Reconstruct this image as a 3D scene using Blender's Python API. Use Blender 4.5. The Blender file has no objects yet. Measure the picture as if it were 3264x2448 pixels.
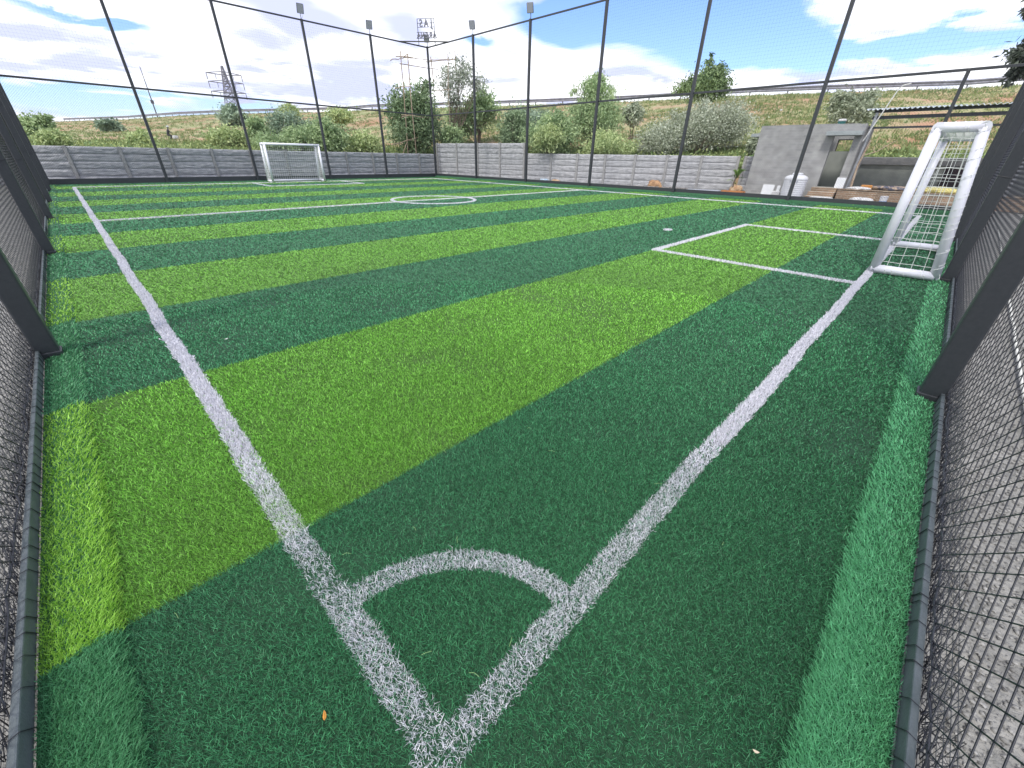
import bpy, math, random
import numpy as np
from mathutils import Vector, Matrix, noise
random.seed(7); rng = np.random.default_rng(11)
SC = bpy.context.scene
COL = SC.collection
rad = math.radians

# ------------------------------------------------------------------ camera
CAM = np.array([-0.1937, -0.4587, 1.5])
R = np.array([[0.70613, -0.707904, 0.015905], [0.341147, 0.359804, 0.868424], [0.620483, 0.607794, -0.495568]])
cd = bpy.data.cameras.new('camera'); cam = bpy.data.objects.new('camera', cd); COL.objects.link(cam)
cd.lens = 13.965; cd.sensor_width = 36; cd.clip_start = 0.05; cd.clip_end = 2500
cam.matrix_world = Matrix(((R[0][0], R[1][0], -R[2][0], CAM[0]), (R[0][1], R[1][1], -R[2][1], CAM[1]),
                           (R[0][2], R[1][2], -R[2][2], CAM[2]), (0, 0, 0, 1)))
SC.camera = cam
SC.render.engine = 'CYCLES'
SC.cycles.max_bounces = 6; SC.cycles.diffuse_bounces = 3; SC.cycles.glossy_bounces = 2
SC.cycles.transmission_bounces = 3; SC.cycles.transparent_max_bounces = 8
SC.cycles.caustics_reflective = False; SC.cycles.caustics_refractive = False
SC.view_settings.view_transform = 'Standard'; SC.view_settings.look = 'None'
SC.view_settings.gamma = 1; SC.view_settings.exposure = 0.6; SC.view_settings.use_curve_mapping = False

# ------------------------------------------------------------------ sun and sky
SUN_AZ, SUN_EL = 196.0, 56.0      # degrees, azimuth counter-clockwise from +X
w = bpy.data.worlds.new('World'); SC.world = w; w.use_nodes = True
nt = w.node_tree; nt.nodes.clear()
def N(t, **k):
    n = nt.nodes.new(t)
    for a, b in k.items(): setattr(n, a, b)
    return n
def setin(sock, v):
    if isinstance(v, bpy.types.NodeSocket): nt.links.new(v, sock)
    else: sock.default_value = v
def M(op, a, b=None, c=None, clamp=False):
    n = N('ShaderNodeMath', operation=op, use_clamp=clamp)
    for i, v in enumerate((a, b, c)):
        if v is not None: setin(n.inputs[i], v)
    return n.outputs[0]
def smooth(v, lo, hi):
    n = N('ShaderNodeMapRange', interpolation_type='SMOOTHSTEP'); setin(n.inputs[0], v)
    n.inputs[1].default_value = lo; n.inputs[2].default_value = hi
    return n.outputs[0]
sky = N('ShaderNodeTexSky', sky_type='NISHITA', sun_disc=False, sun_elevation=rad(SUN_EL), sun_rotation=rad(90 - SUN_AZ))
sky.air_density = 1.0; sky.dust_density = 0.6; sky.ozone_density = 2.0
tc = N('ShaderNodeTexCoord'); sep = N('ShaderNodeSeparateXYZ'); nt.links.new(tc.outputs['Generated'], sep.inputs[0])
X, Y, Z = sep.outputs
az = M('MULTIPLY', M('ARCTAN2', Y, X), 57.2958)
el = M('MULTIPLY', M('ARCSINE', Z), 57.2958)
zz = M('ADD', M('MAXIMUM', Z, 0.0), 0.10)
comb = N('ShaderNodeCombineXYZ'); setin(comb.inputs[0], M('DIVIDE', X, zz)); setin(comb.inputs[1], M('DIVIDE', Y, zz))
def cloud_noise(scale, off, detail=7, rough=0.55, dist=0.4):
    mp = N('ShaderNodeMapping'); nt.links.new(comb.outputs[0], mp.inputs[0]); mp.inputs['Location'].default_value = (off, off * .7, 0)
    mp.inputs['Scale'].default_value = (scale, scale, 1)
    n = N('ShaderNodeTexNoise'); nt.links.new(mp.outputs[0], n.inputs[0]); n.inputs['Scale'].default_value = 1
    n.inputs['Detail'].default_value = detail; n.inputs['Roughness'].default_value = rough; n.inputs['Distortion'].default_value = dist
    return n.outputs[0]
n1 = cloud_noise(0.55, 3.1); n2 = cloud_noise(0.8, 9.7, 5, .5); n3 = cloud_noise(2.2, 5.0, 5, .55)
wob = M('MULTIPLY', M('SUBTRACT', n3, 0.5), 4.0)
azw = M('ADD', az, M('MULTIPLY', M('SUBTRACT', n2, 0.5), 8.0)); elw = M('ADD', el, wob)
def blobs(lst):
    s = None
    for a, e, sa, se, amp in lst:
        u = M('DIVIDE', M('SUBTRACT', azw, a), sa); v = M('DIVIDE', M('SUBTRACT', elw, e), se)
        r2 = M('ADD', M('MULTIPLY', u, u), M('MULTIPLY', v, v))
        g = M('MULTIPLY', M('POWER', 2.71828, M('MULTIPLY', r2, -1.0)), amp)
        s = g if s is None else M('ADD', s, g)
    return s
clear = blobs([(30, 13.4, 11, 2.4, 1.6), (22, 11.5, 6, 2.2, 1.2), (38.5, 13.0, 4, 1.8, .9), (8, 9.0, 15, 0.8, .95), (15, 9.6, 3.5, 1.2, .6),
               (83.3, 9.3, 4.0, .5, .9), (86.5, 3.8, 10, 1.5, .75), (48.8, 10.8, 1.6, .6, .6), (74, 3.9, 5, .7, .35),
               (45, 40, 60, 16, .55), (-90, 30, 90, 30, .4)])
cover = M('ADD', M('ADD', M('MULTIPLY', n1, 0.9), M('MULTIPLY', M('SUBTRACT', n3, 0.5), 0.9)), M('MULTIPLY', clear, -1.0))
mask = smooth(cover, -0.16, 0.34)
shade = M('ADD', M('ADD', M('MULTIPLY', M('SUBTRACT', n2, 0.40), 2.6), M('MULTIPLY', M('SUBTRACT', n3, 0.5), 1.6)),
          blobs([(64.3, 7.4, 3.0, 1.5, .8), (70.5, 9.3, 4.0, 1.6, .7), (75, 5.6, 4.5, .8, .75), (56, 11.6, 3, 1.8, .55), (66, 11.4, 5, 1.1, .5),
                 (32.3, 8.5, 3.2, .5, .5), (27, 7.8, 4, .5, .5), (84, 6.6, 3, .5, .35), (80, 8, 2, .4, .4), (10, 7.6, 6, .4, .35), (90, 8, 4, .5, .4)]))
shade = smooth(shade, 0.12, 0.75)
mixc = N('ShaderNodeMix', data_type='RGBA'); setin(mixc.inputs[0], shade)
mixc.inputs[6].default_value = (10.8, 10.9, 11.3, 1); mixc.inputs[7].default_value = (5.3, 5.7, 8.2, 1)
mult = N('ShaderNodeMix', data_type='RGBA', blend_type='MULTIPLY'); mult.inputs[0].default_value = 1.0
nt.links.new(sky.outputs[0], mult.inputs[6]); mult.inputs[7].default_value = (1.12, 1.25, 1.62, 1)
mixs = N('ShaderNodeMix', data_type='RGBA'); setin(mixs.inputs[0], mask)
nt.links.new(mult.outputs[2], mixs.inputs[6]); nt.links.new(mixc.outputs[2], mixs.inputs[7])
bg = N('ShaderNodeBackground'); nt.links.new(mixs.outputs[2], bg.inputs[0]); bg.inputs[1].default_value = 0.1
wo = N('ShaderNodeOutputWorld'); nt.links.new(bg.outputs[0], wo.inputs[0])

sl = bpy.data.lights.new('sun', 'SUN'); sl.energy = 2.0; sl.angle = rad(9); sl.color = (1.0, 0.96, 0.9)
sun = bpy.data.objects.new('sun', sl); COL.objects.link(sun)
sd = Vector((math.cos(rad(SUN_AZ)) * math.cos(rad(SUN_EL)), math.sin(rad(SUN_AZ)) * math.cos(rad(SUN_EL)), math.sin(rad(SUN_EL))))
sun.rotation_euler = sd.to_track_quat('Z', 'Y').to_euler()

# ------------------------------------------------------------------ helpers
def ray(u, v):                      # photo pixel (3264 x 2448) -> world direction
    d = np.array([(u - 1632) / 1266.163, -(v - 1224) / 1266.163, 1.0]) @ R
    return d
def at(u, v, r):                    # ... -> point at horizontal range r metres
    d = ray(u, v); d = d / math.hypot(d[0], d[1]); p = CAM + d * r
    return Vector((float(p[0]), float(p[1]), float(p[2])))

def lin(c):
    return tuple(((x / 255) / 12.92 if x <= 10 else (((x / 255) + .055) / 1.055) ** 2.4) for x in c)
def mat(name, col, rough=0.7, col2=None, scale=8, bump=0, bscale=40, spec=0.5, metal=0, attr=None, trans=0, detail=6, lo=.35, hi=.65, stops=None, coords='Object', stretch=(1, 1, 1)):
    m = bpy.data.materials.new(name); m.use_nodes = True; t = m.node_tree; b = t.nodes['Principled BSDF']
    b.inputs['Roughness'].default_value = rough; b.inputs['Metallic'].default_value = metal
    b.inputs['Specular IOR Level'].default_value = spec
    b.inputs['Base Color'].default_value = (*col, 1)
    co = t.nodes.new('ShaderNodeTexCoord'); mp = t.nodes.new('ShaderNodeMapping'); t.links.new(co.outputs[coords], mp.inputs[0]); mp.inputs['Scale'].default_value = stretch
    if col2 or stops:
        n = t.nodes.new('ShaderNodeTexNoise'); n.inputs['Scale'].default_value = scale; n.inputs['Detail'].default_value = detail
        n.inputs['Roughness'].default_value = .6
        t.links.new(mp.outputs[0], n.inputs[0]); r = t.nodes.new('ShaderNodeValToRGB'); t.links.new(n.outputs[0], r.inputs[0])
        r.color_ramp.elements[0].position = lo; r.color_ramp.elements[1].position = hi
        r.color_ramp.elements[0].color = (*col, 1); r.color_ramp.elements[1].color = (*(col2 or col), 1)
        for pos, c in (stops or []):
            e = r.color_ramp.elements.new(pos); e.color = (*c, 1)
        t.links.new(r.outputs[0], b.inputs['Base Color'])
    if attr:
        a = t.nodes.new('ShaderNodeAttribute'); a.attribute_name = attr; t.links.new(a.outputs['Color'], b.inputs['Base Color'])
    if bump:
        n = t.nodes.new('ShaderNodeTexNoise'); n.inputs['Scale'].default_value = bscale; n.inputs['Detail'].default_value = 8
        t.links.new(mp.outputs[0], n.inputs[0]); bp = t.nodes.new('ShaderNodeBump'); bp.inputs['Strength'].default_value = bump
        bp.inputs['Distance'].default_value = 0.05; t.links.new(n.outputs[0], bp.inputs['Height']); t.links.new(bp.outputs[0], b.inputs['Normal'])
    if trans:
        tr = t.nodes.new('ShaderNodeBsdfTranslucent'); mx = t.nodes.new('ShaderNodeMixShader'); mx.inputs[0].default_value = trans
        src = b.inputs['Base Color']
        if src.is_linked: t.links.new(src.links[0].from_socket, tr.inputs[0])
        else: tr.inputs[0].default_value = (*col, 1)
        t.links.new(b.outputs[0], mx.inputs[1]); t.links.new(tr.outputs[0], mx.inputs[2]); t.links.new(mx.outputs[0], t.nodes['Material Output'].inputs[0])
    return m

class MB:
    def __init__(s): s.v = []; s.f = []; s.c = []
    def add(s, v, f, c=None):
        o = len(s.v); s.v += [tuple(map(float, p)) for p in v]; s.f += [tuple(o + i for i in q) for q in f]
        if c is not None: s.c += [c] * len(v)
    def box(s, x0, y0, z0, x1, y1, z1, M=None, c=None):
        v = [(x, y, z) for z in (z0, z1) for x, y in ((x0, y0), (x1, y0), (x1, y1), (x0, y1))]
        if M is not None: v = [M @ Vector(p) for p in v]
        s.add(v, [(3, 2, 1, 0), (4, 5, 6, 7), (0, 1, 5, 4), (1, 2, 6, 5), (2, 3, 7, 6), (3, 0, 4, 7)], c)
    def tube(s, pts, r, n=8, c=None, cap=True):
        pts = [Vector(p) for p in pts]; rs = r if isinstance(r, (list, tuple)) else [r] * len(pts)
        rings = []; prev = None
        for i, p in enumerate(pts):
            t = (pts[min(i + 1, len(pts) - 1)] - pts[max(i - 1, 0)]).normalized()
            a = (prev - t * prev.dot(t)) if prev else (Vector((0, 0, 1)).cross(t) if abs(t.z) < .9 else Vector((1, 0, 0)).cross(t))
            if a.length < 1e-6: a = Vector((1, 0, 0)).cross(t)
            a.normalize(); b = t.cross(a); prev = a
            rings.append([p + (a * math.cos(2 * math.pi * k / n) + b * math.sin(2 * math.pi * k / n)) * rs[i] for k in range(n)])
        v = [q for rg in rings for q in rg]
        f = [(i * n + k, i * n + (k + 1) % n, (i + 1) * n + (k + 1) % n, (i + 1) * n + k) for i in range(len(pts) - 1) for k in range(n)]
        if cap: f += [tuple(range(n - 1, -1, -1)), tuple((len(pts) - 1) * n + k for k in range(n))]
        s.add(v, f, c)
    def lathe(s, prof, cx, cy, n=24, c=None):
        v = [(cx + r * math.cos(2 * math.pi * k / n), cy + r * math.sin(2 * math.pi * k / n), z) for r, z in prof for k in range(n)]
        f = [(i * n + k, i * n + (k + 1) % n, (i + 1) * n + (k + 1) % n, (i + 1) * n + k) for i in range(len(prof) - 1) for k in range(n)]
        f += [tuple((len(prof) - 1) * n + k for k in range(n))]
        s.add(v, f, c)
    def grid(s, fn, nu, nv, c=None):
        v = [fn(i / nu, j / nv) for j in range(nv + 1) for i in range(nu + 1)]
        f = [(j * (nu + 1) + i, j * (nu + 1) + i + 1, (j + 1) * (nu + 1) + i + 1, (j + 1) * (nu + 1) + i) for j in range(nv) for i in range(nu)]
        s.add(v, f, c)
    def build(s, name, m, parent=None, smooth=False, bevel=0, segs=2):
        me = bpy.data.meshes.new(name); me.from_pydata(s.v, [], s.f); me.update()
        if s.c:
            a = me.color_attributes.new('Col', 'FLOAT_COLOR', 'POINT'); a.data.foreach_set('color', np.array([(*c, 1) for c in s.c], dtype=np.float32).ravel())
        return link(name, me, m, parent, smooth, bevel, segs)
def link(name, me, m, parent=None, smooth=False, bevel=0, segs=2):
    if m: me.materials.append(m)
    if smooth: me.polygons.foreach_set('use_smooth', [True] * len(me.polygons))
    o = bpy.data.objects.new(name, me); COL.objects.link(o)
    if parent: o.parent = parent
    if bevel:
        b = o.modifiers.new('bevel', 'BEVEL'); b.width = bevel; b.segments = segs; b.limit_method = 'ANGLE'
    return o
def tri_mesh(name, V, F, m, parent=None, colors=None, smooth=False):
    V = np.asarray(V, dtype=np.float32); F = np.asarray(F, dtype=np.int32); k = F.shape[1]
    me = bpy.data.meshes.new(name); me.vertices.add(len(V)); me.vertices.foreach_set('co', V.ravel())
    me.loops.add(F.size); me.loops.foreach_set('vertex_index', F.ravel())
    me.polygons.add(len(F)); me.polygons.foreach_set('loop_start', np.arange(0, F.size, k, dtype=np.int32))
    me.update(calc_edges=True)
    if colors is not None:
        a = me.color_attributes.new('Col', 'FLOAT_COLOR', 'POINT')
        a.data.foreach_set('color', np.concatenate([colors, np.ones((len(colors), 1))], 1).astype(np.float32).ravel())
    return link(name, me, m, parent, smooth)
def empty(name, loc=(0, 0, 0)):
    o = bpy.data.objects.new(name, None); COL.objects.link(o); o.location = loc; o.empty_display_size = .2
    return o
def tag(o, label=None, cat=None, group=None, kind=None):
    if label: o['label'] = label
    if cat: o['category'] = cat
    if group: o['group'] = group
    if kind: o['kind'] = kind
    return o
def wires(A, B, r, n=3):            # many straight thin wires at once -> vertices, faces
    A = np.asarray(A, float); B = np.asarray(B, float); t = B - A; t /= np.linalg.norm(t, axis=1)[:, None] + 1e-9
    ref = np.where(np.abs(t[:, 2:3]) > .9, np.array([[1., 0, 0]]), np.array([[0, 0, 1.]]))
    a = np.cross(ref, t); a /= np.linalg.norm(a, axis=1)[:, None] + 1e-9; b = np.cross(t, a)
    V = []
    for P in (A, B):
        for k in range(n):
            th = 2 * math.pi * k / n; V.append(P + (a * math.cos(th) + b * math.sin(th)) * r)
    V = np.stack(V, 1).reshape(-1, 3); base = (np.arange(len(A)) * 2 * n)[:, None]
    F = np.concatenate([base + np.array([k, (k + 1) % n, n + (k + 1) % n, n + k]) for k in range(n)])
    return V, F
def nz(x, y, s=1.0, o=0.0): return noise.noise(Vector((x * s + o, y * s, o * .37)))
def fbm(x, y, s=1.0, o=0.0): return nz(x, y, s, o) + .5 * nz(x, y, s * 2.1, o + 7) + .25 * nz(x, y, s * 4.3, o + 13)

# ------------------------------------------------------------------ dimensions
W, L = 19.585, 27.577
XL, XR, YN, YB = -0.81, 21.496, -0.93, 29.93      # fence lines
ZM, ZT = 4.18, 8.30
BND = np.array([-1.05, 1.09, 3.17, 5.24, 7.38, 9.52, 11.62, 13.67, 15.86, 18.01, 20.08, 22.2, 24.4, 26.55, 28.7, 31])

# ------------------------------------------------------------------ materials
m_post = mat('dark_painted_steel', (.030, .034, .040), .42, (.040, .044, .050), 30, .12, 260)
m_rail = mat('grey_painted_steel', (.075, .095, .100), .5, (.115, .135, .145), 9, .15, 120)
m_wire = mat('black_coated_wire', (.022, .024, .032), .45)
m_net = mat('dark_netting', (.05, .055, .06), .6)
m_white = mat('white_goal_paint', (.74, .74, .80), .38, (.80, .80, .86), 3)
m_net_w = mat('white_goal_net', (.78, .80, .76), .8)
m_light = mat('floodlight_glass', (.50, .49, .56), .3)
m_lamp = mat('floodlight_housing', (.14, .15, .17), .5)
m_precast = mat('precast_concrete', lin((158, 159, 162)), .9, lin((186, 186, 188)), 3.5, .5, 30)
m_precastpost = mat('precast_concrete_post', lin((150, 149, 148)), .9, lin((170, 169, 168)), 6, .3, 40)
m_block = mat('grey_block_masonry', lin((130, 130, 132)), .9, lin((152, 152, 153)), 4, .3, 30)
m_slab = mat('cast_slab', lin((150, 158, 160)), .85, lin((168, 174, 176)), 5, .2, 30)
m_plaster = mat('dark_plaster', lin((136, 141, 136)), .9, lin((158, 162, 156)), 3, .2, 20)
m_brown = mat('brown_brick_rubble', lin((120, 100, 82)), .95, lin((165, 150, 130)), 5, .6, 20)
m_red = mat('red_soil_brick', lin((130, 90, 80)), .95, lin((160, 115, 98)), 5, .5, 20)
m_stick = mat('weathered_pole_wood', lin((150, 128, 108)), .85, lin((182, 165, 145)), 6, .3, 30)
m_steel = mat('galvanised_steel', (.36, .38, .41), .45, (.5, .52, .55), 4, .05, 30, metal=.5)
m_bark = mat('tree_bark', lin((95, 82, 70)), .9, lin((130, 118, 102)), 10, .5, 30)
m_leaf = mat('foliage', (.1, .2, .05), .55, attr='Col', trans=.25, spec=.35)
m_turf = mat('turf_fibres', (.1, .2, .05), .5, attr='Col', trans=.12, spec=.5)

# ------------------------------------------------------------------ ground and pitch
gm = MB()
gm.grid(lambda u, v: (-350 + 900 * u, -350 + 900 * v, -0.025), 30, 30)
g = gm.build('ground', mat('gravelly_ground', lin((108, 108, 105)), .95, lin((158, 156, 151)), 6, .8, 35, lo=.3, hi=.7)); tag(g, kind='structure')
LIGHT, DARK = np.array([.205, .490, .060]), np.array([.062, .265, .112])
WHITE = np.array([.88, .87, .92])
mt = bpy.data.materials.new('turf_backing'); mt.use_nodes = True
t = mt.node_tree; b = t.nodes['Principled BSDF']; b.inputs['Roughness'].default_value = .9
a = t.nodes.new('ShaderNodeAttribute'); a.attribute_name = 'Col'; t.links.new(a.outputs['Color'], b.inputs['Base Color'])
V = []; F = []; Cc = []
for i in range(len(BND) - 1):
    y0, y1 = max(BND[i], YN + .02), min(BND[i + 1], YB - .02); o = len(V)
    V += [(XL + .02, y0, 0), (XR - .02, y0, 0), (XR - .02, y1, 0), (XL + .02, y1, 0)]; F.append((o, o + 1, o + 2, o + 3))
    Cc += [(LIGHT if i % 2 else DARK) * .22 + .002] * 4
tag(tri_mesh('pitch', V, F, mt, colors=np.array(Cc)), kind='structure')

def wob(v, o):                      # slight waviness of the sewn-in lines
    return np.array([0.006 * math.sin(q * 2.3 + o) + 0.006 * nz(q, o, 1.7, o) + .010 * nz(q, o, 6.5, o) for q in v])
_wt = np.linspace(-2, 32, 3400)
_wl = wob(_wt, 1.3); _wg = wob(_wt, 4.1)
def is_line(x, y):
    m = np.zeros(len(x), bool); h = .052
    inl = (y > -.06) & (y < L + .06); inx = (x > -.06) & (x < W + .06)
    m |= (np.abs(x - np.interp(y, _wt, _wl)) < h) & inl
    m |= (np.abs(y - np.interp(x, _wt, _wg)) < h) & inx
    m |= (np.abs(x - W) < h) & inl
    m |= (np.abs(y - L) < h) & inx
    m |= (np.abs(y - 13.79) < h) & inx
    r = np.hypot(x - 9.79, y - 13.79); m |= np.abs(r - 1.60) < h
    th = np.arctan2(y, x); r = np.hypot(x, y); m |= (np.abs(r - .632 - .012 * np.sin(th * 3.1)) < .046) & (x > 0) & (y > 0)
    for ya, yb, sgn in ((0, 3.14, 1), (24.43, L, -1)):
        xa, xb = (7.31, 12.45) if sgn > 0 else (7.22, 12.3)
        iny = (y > ya - .05) & (y < yb + .05)
        m |= (np.abs(x - xa) < h) & iny; m |= (np.abs(x - xb) < h) & iny
        ye = yb if sgn > 0 else ya
        m |= (np.abs(y - ye) < h) & (x > xa - .05) & (x < xb + .05)
    m |= np.hypot((x - 9.89), y - 4.14) < .10
    return m

def blade_field(x, y, z0, h, wd, lean, ldir, col, name, m, parent=None, bent=True):
    n = len(x); th = rng.uniform(0, 2 * math.pi, n)
    sx, sy = np.cos(th) * wd / 2, np.sin(th) * wd / 2
    lx, ly = np.cos(ldir) * lean, np.sin(ldir) * lean
    k = 5 if bent else 3
    V = np.zeros((n, k, 3)); 
    V[:, 0] = np.stack([x - sx, y - sy, z0], 1); V[:, 1] = np.stack([x + sx, y + sy, z0], 1)
    if bent:
        j1, j2 = rng.normal(0, .28, n) * h, rng.normal(0, .28, n) * h; V[:, 2] = np.stack([x - sx * .85 + lx * .35 + j1, y - sy * .85 + ly * .35 + j2, z0 + h * .6], 1)
        V[:, 3] = np.stack([x + sx * .85 + lx * .35 + j1, y + sy * .85 + ly * .35 + j2, z0 + h * .6], 1)
        V[:, 4] = np.stack([x + lx, y + ly, z0 + h], 1)
        T = np.array([(0, 1, 3), (0, 3, 2), (2, 3, 4)])
    else:
        V[:, 2] = np.stack([x + lx, y + ly, z0 + h], 1); T = np.array([(0, 1, 2)])
    F = ((np.arange(n) * k)[:, None, None] + T[None]).reshape(-1, 3)
    return tri_mesh(name, V.reshape(-1, 3), F, m, parent, np.repeat(col, k, axis=0))

def stripe_col(y, jit=0.0):
    i = np.searchsorted(BND, y) - 1
    return np.where((i % 2 == 1)[:, None], LIGHT[None], DARK[None])

def sector(c, r0, r1, a0, a1, kr=6.0):
    xs, ys, rr = [], [], []
    r = r0
    while r < r1:
        n = max(4, int((a1 - a0) / c)); th = np.linspace(a0, a1, n) + rng.normal(0, c * .45, n); rj = r * (1 + rng.normal(0, c * .45, n))
        xs.append(CAM[0] + rj * np.cos(th)); ys.append(CAM[1] + rj * np.sin(th)); rr.append(rj)
        r *= 1 + c * (1 + r / kr)
    return np.concatenate(xs), np.concatenate(ys), np.concatenate(rr)

STRIPW = .20
def far_lines():
    xs, ys, ss = [], [], []
    def run(fn, ln_):
        u = 0.0
        while u < ln_:
            px, py, nx, ny = fn(u); d = math.hypot(px - CAM[0], py - CAM[1]); st = .0013 * d
            if d > 2.3:
                m_ = 9 if d > 5.5 else 7; o_ = rng.uniform(-.05, .05, m_); xs.append(px + nx * o_); ys.append(py + ny * o_); ss.append(np.full(m_, d))
            u += st
    def seg(x0, y0, x1, y1):
        ln_ = math.hypot(x1 - x0, y1 - y0); ux_, uy_ = (x1 - x0) / ln_, (y1 - y0) / ln_
        def fn(u):
            x, y = x0 + ux_ * u, y0 + uy_ * u
            if x0 == x1 == 0: x += np.interp(y, _wt, _wl)
            if y0 == y1 == 0: y += np.interp(x, _wt, _wg)
            return x, y, -uy_, ux_
        run(fn, ln_)
    seg(0, 0, 0, L); seg(0, 0, W, 0); seg(W, 0, W, L); seg(0, L, W, L); seg(0, 13.79, W, 13.79)
    seg(7.31, 0, 7.31, 3.14); seg(12.45, 0, 12.45, 3.14); seg(7.26, 3.14, 12.5, 3.14)
    seg(7.22, 24.43, 7.22, L); seg(12.3, 24.43, 12.3, L); seg(7.17, 24.43, 12.35, 24.43)
    run(lambda u: (9.79 + 1.6 * math.cos(u / 1.6), 13.79 + 1.6 * math.sin(u / 1.6), math.cos(u / 1.6), math.sin(u / 1.6)), 2 * math.pi * 1.6)
    a_ = rng.uniform(0, 6.28, 260); q_ = np.sqrt(rng.random(260)) * .10; xs.append(9.89 + q_ * np.cos(a_)); ys.append(4.14 + q_ * np.sin(a_)); ss.append(np.full(260, 10.0))
    x, y, d = np.concatenate(xs), np.concatenate(ys), np.concatenate(ss); n = len(x)
    o = blade_field(x, y, np.full(n, .001), rng.uniform(.028, .040, n), np.maximum(.0028, .0021 * d) * rng.uniform(.7, 1.2, n), np.abs(rng.normal(.010, .006, n)), rng.uniform(0, 6.28, n),
                    np.clip(WHITE[None] * rng.uniform(.72, 1.05, n)[:, None], 0, 1), 'white_marking', m_turf, None, False)
    tag(o, 'white touchlines, halfway line, circle and goal areas across the pitch', 'pitch marking', kind='stuff')
far_lines()
def grass_patch(c, r0, r1, a0, a1, bent, parent, near=False):
    if near:
        g_ = .0044; xs_, ys_ = np.meshgrid(np.arange(-.64, 1.9, g_), np.arange(-.76, 1.9, g_)); x, y = xs_.ravel(), ys_.ravel()
        x = x + rng.normal(0, g_ * .45, len(x)); y = y + rng.normal(0, g_ * .45, len(y)); r = np.hypot(x - CAM[0], y - CAM[1])
        k = r < r1; x, y, r = x[k], y[k], r[k]; r = np.full(len(x), 1.5)
    else: x, y, r = sector(c, r0, r1, a0, a1, 6.0 if bent else 16.0)
    k = (x > XL + STRIPW - .01) & (x < XR - .15) & (y > YN + STRIPW - .01) & (y < YB - .15)
    x, y, r = x[k], y[k], r[k]
    if bent:
        pn = np.array([fbm(a_, b_, 1.3, 21) for a_, b_ in zip(x, y)]); k = rng.random(len(x)) > np.clip((pn + .05) * .9, 0, .6); x, y, r = x[k], y[k], r[k]
    s = c * r; n = len(x)
    ln = is_line(x, y)
    if not bent: k = ~ln; x, y, r, s, ln = x[k], y[k], r[k], s[k], ln[k]; n = len(x)
    patch = np.array([fbm(a_, b_, .55, 3.3) for a_, b_ in zip(x, y)])
    tuft = rng.normal(0, 1, n)
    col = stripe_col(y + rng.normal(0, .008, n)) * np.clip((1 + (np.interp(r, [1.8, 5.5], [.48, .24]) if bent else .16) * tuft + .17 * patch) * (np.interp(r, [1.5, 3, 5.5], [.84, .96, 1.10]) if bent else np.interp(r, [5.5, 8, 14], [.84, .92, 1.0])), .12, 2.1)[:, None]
    col = col + (rng.random(n) < (.18 if bent else .08))[:, None] * np.array([.012, .03, .016])
    gap = rng.random(n) < np.where(r < 1.8, .26, np.where(r < 2.8, .12, .02)); col = np.where((ln & ~gap)[:, None], WHITE[None] * rng.uniform(.85, 1.12, n)[:, None], col)
    h = rng.uniform(.011, .021, n) * (1 + .1 * patch); h = np.where(ln, h * 1.12, h)
    wd = np.maximum(.0018, s * (np.interp(r, [1.8, 5.5], [.46, .80]) if bent else np.interp(r, [5.5, 12], [.70, .95]))) * rng.uniform(.7, 1.25, n); wd = np.where(ln, wd * np.where(r < 2.0, 1.0, 1.5), wd); h = np.where(ln & (r > 2.0), h * 1.2, h)
    lean = np.abs(rng.normal(.010, .006, n)) + .004; lean = lean if bent else lean * 2.2; ld = rng.uniform(0, 2 * math.pi, n)
    # pile lies mostly one way, in soft swathes
    ld = np.where(rng.random(n) < .3, 2.4 + .9 * patch + rng.normal(0, .5, n), ld)
    z0 = np.zeros(n) + .001
    for sel, nm in ((~ln, 'turf_pile'), (ln, 'white_marking')):
        if not sel.any(): continue
        o = blade_field(x[sel], y[sel], z0[sel], h[sel], wd[sel], lean[sel], ld[sel], np.clip(col[sel], .002, 1), nm, m_turf, None, bent)
        if nm == 'turf_pile': tag(o, 'short striped artificial turf of the pitch ' + ('at the corner by the camera' if near else 'close by' if bent else 'stretching to the far fence'), 'artificial grass', kind='stuff')
        else: tag(o, 'white turf lines of the pitch ' + ('at the very corner' if near else 'leading away from the near corner'), 'pitch marking', kind='stuff')
grass_patch(.0023, .0, 1.75, 0, 0, True, None, near=True)
grass_patch(.0023, 1.75, 5.5, rad(-14), rad(104), True, None)
grass_patch(.0024, 5.5, 40, rad(-6), rad(95), False, None)

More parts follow.
